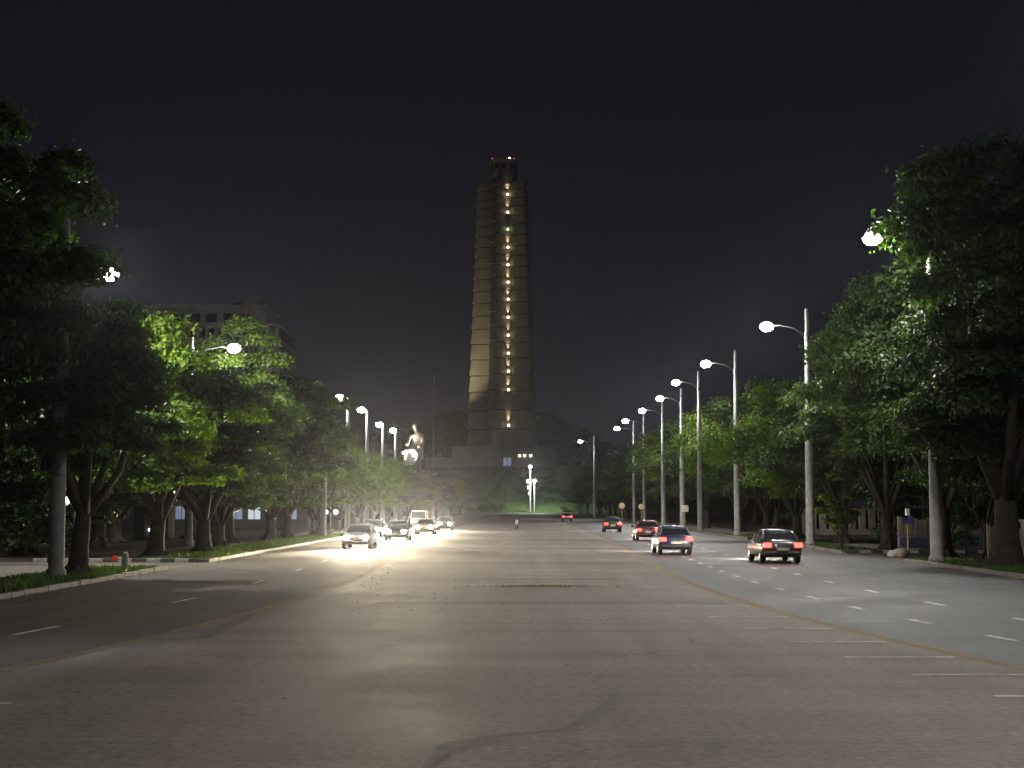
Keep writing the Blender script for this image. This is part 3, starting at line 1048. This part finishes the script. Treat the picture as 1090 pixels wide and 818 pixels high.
slab(452, 606, 496, 504, 618, 70, "platform", M["terrace_stone"], terr, 12)
slab(481, 592, 477, 496, 622, 60, "upper_wall", M["terrace_stone"], terr)
slab(478, 526, 475.5, 477.2, 621.2, 4, "parapet", M["terrace_stone"], terr)
slab(452, 482, 487, 496, 621, 12, "side_wall", M["terrace_stone"], terr)
door = slab(535.5, 544.5, 487.5, 498, 621.6, .6, "door", M["cool_window"], terr)
fr = MB()
a, b = P(535.5, 498, 621.4), P(544.5, 487.5, 621.4)
for x_ in (a.x, (a.x + b.x) / 2, b.x):
    fr.box(x_ - TC.x - .12, x_ - TC.x + .12, 9.2, 9.5, a.z, b.z)
fr.build("door_frame", M["dark_steel"], door)
for px in (553, 558.5, 565):
    c = P(px, 485, 621.3)
    MB().box(c.x - TC.x - .55, c.x - TC.x + .55, c.y - 612, c.y - 612 + .5, c.z - .7, c.z + .4, .1).build("wall_lamp", M["warm_spark"], terr)

# floodlights for the left faces of the tower (stand on the terrace)
for px, Y, tgt_y, w, lab in ((468, 627, 300, 130000, "floodlight box on the terrace pointed up at the left faces of the tower"),):
    b = P(px, 494, Y)
    root = thing("floodlight", lab, "floodlight", (b.x, Y, P(px, 486.8, Y).z), 0)
    MB().box(-.6, .6, -.35, .35, .45, 1.3, .1).build("housing", M["dark_steel"], root)
    MB().tube([(-.7, 0, .9), (-.7, 0, .05), (.7, 0, .05), (.7, 0, .9)], .06, 6).build("bracket", M["steel"], root)
    MB().box(-.5, .5, -.3, .3, 1.302, 1.34).build("glass", M["warm_spark"], root)
    tg = Vector((TC.x - 9, TY - 3, z_of(tgt_y))) - root.location
    lamp("flood_beam", "SPOT", (0, 0, 1.7), w, (1.0, .80, .46), root, .5, tg, 50, .9)

# ------------------------------------------------------------------ the statue
def statue():
    Y = 606.0
    base = P(440, 494, Y)
    sc = Y / F_PX    # metres per pixel
    root = thing("seated_statue", "pale stone statue of a seated robed figure, floodlit beside the tower", "statue", (base.x, Y, base.z))
    pl = MB()
    pl.box(-9 * sc, 8 * sc, -5 * sc, 6 * sc, -9, 1.6)
    pl.box(-7.5 * sc, 7 * sc, -4 * sc, 5 * sc, 1.6, 3.0)
    pl.build("plinth", M["terrace_stone"], root)
    u = sc
    V = [(3, 1.5, 8, 4.2), (3, 1.5, 14, 3.9), (4.2, 1.5, 22, 3.7), (4.4, 1.2, 29, 4.1), (3.6, 1, 33.5, 3.1), (2.0, .6, 36.5, 1.6), (1.0, .2, 39.5, 2.5), (.7, 0, 43, 2.2),   # 0-7 pelvis .. head
         (-3.0, 1.2, 30, 2.3), (-5.2, -1.0, 24, 2.0), (-6.0, -4.5, 20.5, 1.6), (-6.5, -5.6, 19.5, 1.3),       # near arm over knee
         (8.8, .8, 29.5, 2.4), (9.8, -1, 22, 2.2), (7.0, -4.2, 18, 1.7), (5.0, -5, 17.6, 1.3),              # far arm
         (-1.5, -2.5, 14.5, 3.6), (-7.0, -5, 14.0, 3.2), (-7.8, -5.2, 8, 2.6), (-8.2, -6.2, 3.2, 2.2), (-9.6, -8.0, 2.2, 1.5),
         (5.0, -2.5, 13, 3.6), (4.2, -6, 13.0, 3.2), (3.4, -6.2, 7, 2.7), (2.8, -6.8, 3.0, 2.3), (1.6, -8.4, 2.2, 1.5)]
    E = [(0, 1), (1, 2), (2, 3), (3, 4), (4, 5), (5, 6), (6, 7), (3, 8), (8, 9), (9, 10), (10, 11), (3, 12), (12, 13), (13, 14), (14, 15),
         (0, 16), (16, 17), (17, 18), (18, 19), (19, 20), (0, 21), (21, 22), (22, 23), (23, 24), (24, 25)]
    me = bpy.data.meshes.new("figure")
    me.from_pydata([(x * u, y * u, z * u) for x, y, z, r in V], E, [])
    me.materials.append(M["statue_stone"])
    o = bpy.data.objects.new("figure", me)
    col.objects.link(o); o.parent = root
    sk = o.modifiers.new("skin", "SKIN")
    sk.use_smooth_shade = True
    for i, (x, y, z, r) in enumerate(V):
        me.skin_vertices[0].data[i].radius = (r * u, r * u)
    me.skin_vertices[0].data[0].use_root = True
    ss = o.modifiers.new("sub", "SUBSURF")
    ss.levels = ss.render_levels = 2
    # cloak falling from the shoulder over the seat
    ck = MB()
    rings = []
    for z, rx, ry, dx in ((1.8 / u, 9.0, 4.5, 1.0), (8, 8.5, 4.8, 1.6), (16, 7.2, 4.4, 2.8), (24, 6.2, 3.6, 4.2), (31, 5.2, 3.0, 4.2)):
        rings.append([((dx + rx * math.cos(a) * (1 + .06 * math.sin(7 * a))) * u, (2.4 + ry * math.sin(a) * (1 + .06 * math.sin(9 * a))) * u, z * u) for a in [2 * math.pi * k / 28 for k in range(28)]])
    ck.loft(rings).build("cloak", M["statue_stone"], root, True)
    # floodlights at its foot
    for i, (dx, dz) in enumerate(((-9.5, 9), (1.8, 6))):
        f_ = thing("floodlight", ("floodlight glaring at the left foot of the seated statue", "floodlight glaring before the knees of the seated statue")[i], "floodlight",
                   (base.x + dx * u, Y - 11 * u, base.z - 3.2), 0, "statue floodlights")
        H = 3.2 + dz * u
        MB().lathe([(.2, -5), (.12, H - .6)], 8).build("pole", M["steel"], f_)
        MB().box(-.5, .5, -.25, .4, H - .6, H + .5, .08).build("housing", M["dark_steel"], f_)
        MB().box(-.42, .42, .402, .44, H - .5, H + .4).build("glass", M["flood"], f_)
        MB().ball((0, .1, H + .75), .55, 8).build("bulb", M["flood"], f_)
        tg = Vector((1.5 * u - dx * u, 11 * u, (24 - dz) * u + H))
        lamp("flood_beam", "SPOT", (0, .75, H + .2), 26000, (1.0, .90, .70), f_, .4, tg, 80, .6)


statue()

# ------------------------------------------------------------------ office block on the left
def office():
    Y = 300.0
    s = Y / F_PX
    X0, X1 = P(60, 400, Y).x, P(297, 400, Y).x
    zt = P(297, 345, Y).z
    root = thing("office_building", "wide grey office block behind the left trees with vertical fins and a recessed top storey", "building", ((X0 + X1) / 2, Y, 0))
    w = (X1 - X0) / 2
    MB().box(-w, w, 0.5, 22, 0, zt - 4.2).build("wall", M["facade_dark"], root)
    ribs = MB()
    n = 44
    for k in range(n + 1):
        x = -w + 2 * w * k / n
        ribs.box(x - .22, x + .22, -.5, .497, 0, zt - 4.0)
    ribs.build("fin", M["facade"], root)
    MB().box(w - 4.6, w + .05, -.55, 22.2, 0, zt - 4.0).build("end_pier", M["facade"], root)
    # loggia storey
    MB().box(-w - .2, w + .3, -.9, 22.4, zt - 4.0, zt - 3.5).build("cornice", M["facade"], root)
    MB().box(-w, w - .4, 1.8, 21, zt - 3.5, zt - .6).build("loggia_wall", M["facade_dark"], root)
    for k in range(int(2 * w / 1.86) + 1):
        x = -w + k * 1.86
        MB().box(x, x + .42, -.7, -.2, zt - 3.5, zt - .55).build("loggia_column", M["facade"], root)
    for k in range(int(2 * w / 3.72)):
        x = -w + k * 3.72
        MB().box(x + .5, x + 3.3, 1.7, 1.79, zt - 3.0, zt - 1.0).build("window", M["dark_glass"], root)
    MB().box(-w - .2, w + .3, -.9, 22.4, zt - .55, zt).build("roof_slab", M["facade"], root)
    zp = P(282, 322, Y).z
    xp = P(282, 322, Y).x - root.location.x
    MB().box(-w, xp - .5, 4, 19, zt + .003, zp - .6).build("penthouse", M["facade"], root)
    for k in range(12):
        x = -w + 2 + k * 3.6
        if x + 2.2 < xp - 1:
            MB().box(x, x + 2.2, 3.9, 3.99, zt + .9, zp - 1.9).build("window", M["dark_glass"], root)
    MB().box(-w - .1, xp, 3.4, 19.4, zp - .6, zp).build("roof_slab", M["facade"], root)
    a, b = P(252, 322, Y), P(267, 308, Y)
    MB().box(a.x - root.location.x, b.x - root.location.x, 8, 13, zp + .003, b.z).build("stair_tower", M["facade"], root)
    a, b = P(240, 322, Y), P(251, 316, Y)
    MB().box(a.x - root.location.x, b.x - root.location.x, 9, 13, zp + .003, b.z).build("plant_room", M["facade_dark"], root)
    # an unseen street lamp, added behind the trees to brighten the front
    street_lamp(-58, 268, 16, -58.3, 16, True, "unseen street lamp added before the office block to light its front", watts=1800, spill=1.0)


office()

# low building with cold lit windows deep behind the left trees
lb = thing("pavilion", "low building with cold lit windows deep behind the left trees", "building", (P(300, 555, 165).x - 5, 165, 0))
MB().box(-8, 8, 0, 8, 0, 3.3).build("wall", M["facade_dark"], lb)
MB().box(-8.4, 8.4, -.5, 8.4, 3.3, 3.6).build("roof", M["facade_dark"], lb)
for k in range(7):
    wdw = MB().box(-7.3 + k * 2.1, -5.9 + k * 2.1, -.04, -.003, 1.0, 2.5).build("window", M["cool_window_bright" if k % 3 else "cool_window"], lb)
    MB().box(-6.64 + k * 2.1, -6.56 + k * 2.1, -.07, -.042, 1.0, 2.5).build("window_frame", M["dark_steel"], wdw)
kk = thing("kiosk", "small dark kiosk among the left trunks with a cold lamp on its front", "kiosk", (P(160, 565, 108).x, 108, 0))
MB().box(-1.3, 1.3, 0, 2.2, 0, 2.4).build("wall", M["bark"], kk)
MB().box(-1.6, 1.6, -.5, 2.5, 2.4, 2.55).build("roof", M["dark_steel"], kk)
MB().box(-.45, .45, -.05, -.003, .02, 1.9).build("door", M["facade_dark"], kk)
c = P(160, 565, 108)
MB().ball((0, -.2, c.z + .05), .12, 10).build("lamp", M["cool_bulb"], kk)


# ------------------------------------------------------------------ right kerbside fences and walls
def plank_fence(x0, x1, Y, z0, z1, name, label, step, mat, cat, gapz=0.0):
    root = thing(name, label, cat, (x0, Y, 0))
    mb = MB()
    x = 0
    rnd = random.Random(int(Y))
    while x < x1 - x0 - step * .5:
        mb.box(x + .015, x + step - .02, 0, .05, z0, z1 + rnd.uniform(-.12, .1), .008)
        x += step
    mb.build("board_panel", M[mat], root)
    MB().box(0, x1 - x0, .052, .10, z0 + .25, z0 + .35).build("rail", M[mat], root)
    MB().box(0, x1 - x0, .052, .10, z1 - .35, z1 - .25).build("rail", M[mat], root)
    n = max(2, int((x1 - x0) / 2.4))
    for k in range(n + 1):
        MB().box((x1 - x0) * k / n - .06, (x1 - x0) * k / n + .06, .102, .2, 0, z1 + .1).build("post", M[mat], root)
    return root


plank_fence(23.0, 28.6, 86, .0, 1.75, "board_fence", "weathered board fence behind the low blue wall on the right", .28, "board_wood", "fence")
plank_fence(21.2, 23.0, 64.2, .35, 1.55, "picket_fence", "short fence of pale slats left of the stone gate posts", .30, "pale_wall", "fence")
plank_fence(24.9, 29.5, 64.2, .35, 1.55, "picket_fence", "fence of pale slats right of the huge trunk at the frame edge", .30, "pale_wall", "fence")
bw = thing("low_wall", "low blue painted wall beside the side street on the right", "wall", (22.3, 83.5, 0))
MB().box(0, 2.0, 0, .3, 0, .62, .03).build("wall_panel", M["blue_wall"], bw)
MB().box(2.05, 6.2, 0, .3, 0, .78, .03).build("wall_panel", M["blue_wall"], bw)
MB().box(-.04, 6.24, -.04, .34, .782, .84).build("coping", M["blue_wall"], bw)
for k, (x, h, lab) in enumerate(((22.9, 1.75, "taller stone gate post beside the slat fence on the right"), (23.7, 1.5, "stone gate post nearer the huge trunk on the right"))):
    gp = thing("gate_post", lab, "gate post", (x, 63.9, 0), 0, "stone gate posts")
    MB().box(-.3, .3, -.3, .3, 0, h, .03).build("shaft", M["post_stone"], gp)
    MB().box(-.36, .36, -.36, .36, h + .003, h + .1, .02).build("cap", M["post_stone"], gp)
    MB().box(-.38, .38, -.38, .38, -.02, .3, .02).build("plinth", M["post_stone"], gp)
bwall = thing("garden_wall", "pale wall with tall slots seen between dark trunks on the right", "wall", (24.6, 124, 0))
wm = MB()
for k in range(9):
    wm.box(k * .85, k * .85 + .55, 0, .3, .5, 2.1, .02)
wm.build("pier", M["pale_wall"], bwall)
MB().box(-.1, 7.6, -.02, .32, 0, .497).build("base", M["pale_wall"], bwall)
MB().box(-.1, 7.6, -.02, .32, 2.103, 2.3).build("coping", M["pale_wall"], bwall)
for k, (px, py, Y, r, lab) in enumerate(((945, 594, 67, .26, "round pale boulder on the verge left of the yellow sign pole"), (959, 594, 66.5, .36, "flat brown boulder at the foot of the yellow sign pole"))):
    b = ground_pt(px, py)
    bo = MB()
    rng = np.random.default_rng(k)
    bo.ball((0, 0, r * .35), r, 12, (1.2, .9, .7))
    bo.v = [(x + .07 * r * math.sin(9 * y / r + k), y + .08 * r * math.sin(7 * z / r), z + .06 * r * math.sin(8 * x / r)) for x, y, z in bo.v]
    tag(bo.build("boulder", M["kerb_white" if k == 0 else "post_stone"], smooth=True, loc=(max(b.x, KR + .9), b.y, .08)), lab, "boulder")


# ------------------------------------------------------------------ signs
def sign(px, py_top, Y, shape, plate, polem, label, size, extra=None):
    t = P(px, py_top, Y)
    root = thing("road_sign", label, "sign", (t.x, Y, .05))
    H = t.z
    MB().lathe([(.045, -.1), (.04, H + .1)], 8).build("pole", M[polem], root)
    p = MB()
    if shape == "disk":
        p.lathe([(size * .96, -.02), (size, -.01), (size, .01), (size * .96, .02)], 20, (0, -.07, H), "y")
    else:
        p.box(-size, size, -.09, -.05, H - size * (.9 if shape == "square" else .45), H + size * (.9 if shape == "square" else .45), .01)
    p.build("plate", M[plate], root)
    if extra:
        MB().box(-.09, .1, -.12, .1, H + .28, H + .62, .02).build("cap_box", M["white_plate"], root)
    return root


sign(662, 539, 200, "disk", "tan_plate", "yellow_pole", "round tan road sign on a post, farther of the two round signs", .42)
sign(682.5, 540, 182, "disk", "tan_plate", "yellow_pole", "round tan road sign on a post, nearer of the two round signs", .36)
sign(729, 542, 146, "square", "white_plate", "yellow_pole", "white square sign on a yellow post by the right kerb", .36)
sign(966, 556, 71, "bar", "blue_plate", "yellow_pole", "small blue plate on a yellow post before the low blue wall", .34, True)

# tall bare mast before the hill
mp = P(461, 545, 300)
mast = thing("mast", "very tall thin bare mast left of the tower", "mast", (mp.x, 300, 0))
mt = P(461, 401, 300).z
MB().lathe([(.4, -.2), (.4, .6), (.26, .7), (.2, 9.5), (.13, 9.6), (.1, mt - .3), (.02, mt)], 10).build("pole", M["concrete_pole"], mast, True)
MB().box(-.8, .8, -.1, .1, 9.2, 9.5).build("cross_arm", M["steel"], mast)

# bollard in the road, pale stub post by the side street
b = ground_pt(550, 563)
bol = thing("bollard", "small bollard with a white top alone in the middle of the avenue", "bollard", (b.x, b.y, .004))
MB().lathe([(.22, 0), (.22, .06), (.15, .09), (.13, .42), (.13, .43)], 14).build("base", M["kerb_black"], bol, True)
MB().lathe([(.13, .432), (.13, .85), (.10, .95), (.02, .99)], 14).build("top", M["white_plate"], bol, True)
b = ground_pt(133, 609)
st = thing("stub_post", "short pale concrete post with a self-glowing red reflector at the left side street", "post", (b.x, b.y, .0))
MB().lathe([(.17, -.1), (.17, .05), (.13, .1), (.11, .62), (.07, .72), (.02, .74)], 12).build("shaft", M["kerb_white"], st, True)
MB().tube([(-.1, -.02, .52), (-.34, -.04, .52)], .025, 6).build("reflector_arm", M["dark_steel"], st)
MB().lathe([(.02, -.03), (.10, -.02), (.10, 0), (.05, .02)], 12, (-.38, -.06, .52), "y").build("reflector", M["glowing_red_plastic"], st)


# ------------------------------------------------------------------ fallen leaves
def litter():
    rng = np.random.default_rng(19)
    pts = []
    c = ground_pt(578, 625)
    for _ in range(620):
        pts.append((c.x + rng.normal() * .85, c.y + rng.normal() * .30))
    for _ in range(110):
        q = ground_pt(rng.uniform(380, 500), rng.uniform(604, 655)); pts.append((q.x, q.y))
    for _ in range(22):
        q = ground_pt(rng.uniform(560, 760), rng.uniform(612, 690)); pts.append((q.x, q.y))
    for _ in range(22):
        pts.append((rng.uniform(-5, 5), rng.uniform(12, 40)))
    for _ in range(600):
        pts.append((KR - abs(rng.normal()) * .6, rng.uniform(30, 120)))
    for _ in range(600):
        pts.append((KL + abs(rng.normal()) * .6, rng.uniform(30, 120)))
    mb = MB()
    for x, y in pts:
        a = rng.uniform(0, 6.28); L = rng.uniform(.025, .06)
        u = Vector((math.cos(a), math.sin(a), rng.uniform(-.1, .3))) * L
        v = Vector((-math.sin(a), math.cos(a), rng.uniform(.1, .5))) * L * .5
        p = Vector((x, y, .02))
        mb.add([p - u, p + v, p + u + Vector((0, 0, .02)), p - v + Vector((0, 0, .02))], [(0, 1, 2, 3)])
    tag(mb.build("fallen_leaves", M["litter"]), "dry fallen leaves scattered on the paving and in the gutters", "leaves", kind="stuff")


litter()


# ------------------------------------------------------------------ cars
def car_proto(kind, paint, label, group):
    """Saloon or van, nose towards +Y, wheels on z = 0."""
    root = thing("van" if kind == "van" else "car", label, "van" if kind == "van" else "car", group=group)
    body = MB()
    if kind == "van":
        st = [(2.35, .62, .45, .62), (2.30, .86, .32, .82), (2.0, .93, .28, 1.05), (1.3, .95, .27, 1.12), (0, .96, .27, 1.15), (-1.5, .96, .28, 1.15), (-2.25, .95, .32, 1.13), (-2.33, .90, .42, 1.08)]
        gh = [(1.55, .90, 1.10), (.95, .83, 1.95), (-.2, .84, 2.02), (-2.0, .84, 2.0), (-2.28, .86, 1.13)]
    else:
        st = [(2.22, .60, .42, .55), (2.15, .80, .30, .70), (1.85, .86, .25, .82), (1.2, .88, .24, .90), (.75, .89, .24, .95), (-.3, .90, .24, .96), (-1.3, .89, .25, .98), (-1.9, .87, .28, .97), (-2.12, .80, .34, .90), (-2.18, .70, .44, .80)]
        gh = [(.95, .78, .94), (.15, .62, 1.40), (-.35, .62, 1.43), (-.95, .61, 1.40), (-1.62, .75, .96)]
    rings = []
    for y, w, zb, zt in st:
        zm = zb + (zt - zb) * .55
        half = [(0, zb), (w * .8, zb), (w * .97, zb + .10), (w, zm), (w * .97, zt - .08), (w * .85, zt - .01), (w * .4, zt + .025), (0, zt + .03)]
        ring = half + [(-x, z) for x, z in reversed(half[1:-1])]
        rings.append([(x, y, z) for x, z in ring])
    bo = body.loft(rings).build("body", paint, root, True)
    # greenhouse: roof skin over glazed sides
    (y0, w0, z0), (y1, w1, z1), (y2, w2, z2), (y3, w3, z3), (y4, w4, z4) = gh
    gl = MB()
    gl.loft([[(-w0, y0, z0), (w0, y0, z0), (w0, y4, z4), (-w0, y4, z4)],
             [(-w1 - .02, y1, z1 - .06), (w1 + .02, y1, z1 - .06), (w3 + .02, y3, z3 - .06), (-w3 - .02, y3, z3 - .06)]])
    gl.build("window_glass", M["dark_glass"], root)
    rf = MB()
    rows = []
    for y, w, z in ((y1 + .05, w1, z1 - .055), ((y1 + y2) / 2, w2 + .03, (z1 + z2) / 2), (y2, w2 + .03, z2), (y3, w3 + .03, z3), (y3 - .06, w3, z3 - .055)):
        rows.append([(-w, y, z - .055), (w, y, z - .055), (w * .93, y, z - .005), (w * .4, y, z + .02), (-w * .4, y, z + .02), (-w * .93, y, z - .005)])
    roof = rf.loft(rows).build("roof", paint, root, True)
    pl = MB()
    for s in (-1, 1):
        pl.tube([(s * (w0 - .02), y0, z0), (s * w1, y1, z1 - .05)], .04, 6)
        pl.tube([(s * (w0 - .02), y4, z4), (s * w3, y3, z3 - .05)], .055, 6)
        pl.tube([(s * w0, (y1 + y3) / 2 - .05, z0), (s * (w2 + .02), (y1 + y3) / 2 - .02, z2 - .05)], .04, 6)
    pl.build("pillar", paint, roof, True)
    fy, ry = st[0][0], st[-1][0]
    zl = .64 if kind != "van" else .78
    for s in (-1, 1):
        MB().ball((s * .54, fy - .11, zl), .17, 12, (1.1, .75, .75)).build("headlight", M["headlight"], root, True)
        MB().box(s * .66 - .17, s * .66 + .17, ry - .055, ry + .12, zl + .05, zl + .24, .03).build("taillight", M["tail"], root, True)
        mr = MB().ball((s * (w0 + .17), y0 - .25, z0 + .08), .11, 8, (1, .6, .75)).build("mirror", paint, root, True)
        MB().tube([(s * (w0 - .05), y0 - .25, z0 + .02), (s * (w0 + .1), y0 - .25, z0 + .06)], .02, 5).build("mirror_arm", M["car_trim"], mr)
        for yw in ((1.4, -1.35) if kind != "van" else (1.5, -1.5)):
            xw = s * (st[3][1] - .13)
            wl = MB().lathe([(.17, -.10), (.30, -.11), (.325, -.07), (.325, .07), (.30, .11), (.17, .10)], 20, (xw, yw, .325), "x").build("wheel", M["tyre"], root, True)
            MB().lathe([(.02, -.112), (.17, -.114), (.19, -.10), (.19, .10), (.17, .114), (.02, .112)], 16, (xw, yw, .325), "x").build("rim", M["rim"], wl)
    MB().box(-.78, .78, fy - .10, fy + .05, .36, .50, .04).build("bumper", M["car_trim"], root)
    MB().box(-.78, .78, ry - .06, ry + .10, .38, .52, .04).build("bumper", M["car_trim"], root)
    MB().box(-.38, .38, fy - .06, fy + .025, .53, .63, .02).build("grille", M["car_trim"], root)
    MB().box(-.26, .26, ry - .075, ry - .03, .56, .68, .005).build("number_plate", M["plate"], root)
    # door seams and handles
    for s in (-1, 1):
        for yd in (.25, -.75):
            MB().box(s * (st[4][1] - .005) - .015, s * (st[4][1] - .005) + .02, yd - .28, yd - .10, .80, .84).build("handle", M["chrome"], root)
    return root


def beams(root, watts, z=.65, dist=30):
    for s in (-.62, .62):
        lamp("headlight_beam", "SPOT", (s, 2.45, z), watts, (1.0, .83, .56), root, .08, (s * 1.3, 17, -.6), 70, .8)


CARS_L, CARS_R = "oncoming cars with headlights on", "cars driving away with red tail lights"


def repaint(root, paint):
    for c in root.children_recursive:
        if c.type == "MESH" and c.name.split(".")[0] in ("body", "roof", "pillar", "mirror"):
            c.data = c.data.copy()
            c.data.materials[0] = paint


saloon = car_proto("saloon", PAINT["silver"], "nearest oncoming car, headlights blazing at the left end of the glare", CARS_L)
saloon.location = (-9.2, 84, 0); saloon.rotation_euler.z = math.pi
left_cars = [(104, -8.6, "dark", "second oncoming car in the line of glaring headlights"), (126, -8.0, "beige", "third oncoming car in the line of glaring headlights"),
             (150, -7.5, "dark", "fourth oncoming car, at the right end of the headlight glare"), (116, -11.6, "green", "oncoming car in the lane next to the left kerb")]
right_cars = [(63, 11.3, "dark", "dark car in the outer right lane with red tail lights"),
              (74, 8.0, "navy", "car in the inner right lane with red tail lights"), (104, 9.4, "maroon", "middle car of the receding line with red tail lights"),
              (140, 9.3, "dark", "farther car of the receding line, small red tail lights"), (245, 8.6, "silver", "farthest car on the right, tiny red lights near the end of the avenue")]
protos = [copy_tree(saloon) for _ in left_cars + right_cars]
for o, (Y, X, p, lab) in zip(protos, left_cars + right_cars):
    oncoming = X < 0
    o.location = (X, Y, 0)
    o.rotation_euler.z = math.pi if oncoming else random.uniform(-.01, .01)
    o["label"] = lab
    o["group"] = CARS_L if oncoming else CARS_R
    repaint(o, PAINT[p])
van = car_proto("van", PAINT["white"], "white van behind the line of headlights, its pale roof showing", CARS_L)
van.location = (-11.6, 170, 0); van.rotation_euler.z = math.pi
for o in [saloon] + protos[:len(left_cars)] + [van]:
    beams(o, 16000)
for o in protos[len(left_cars):]:
    beams(o, 700)
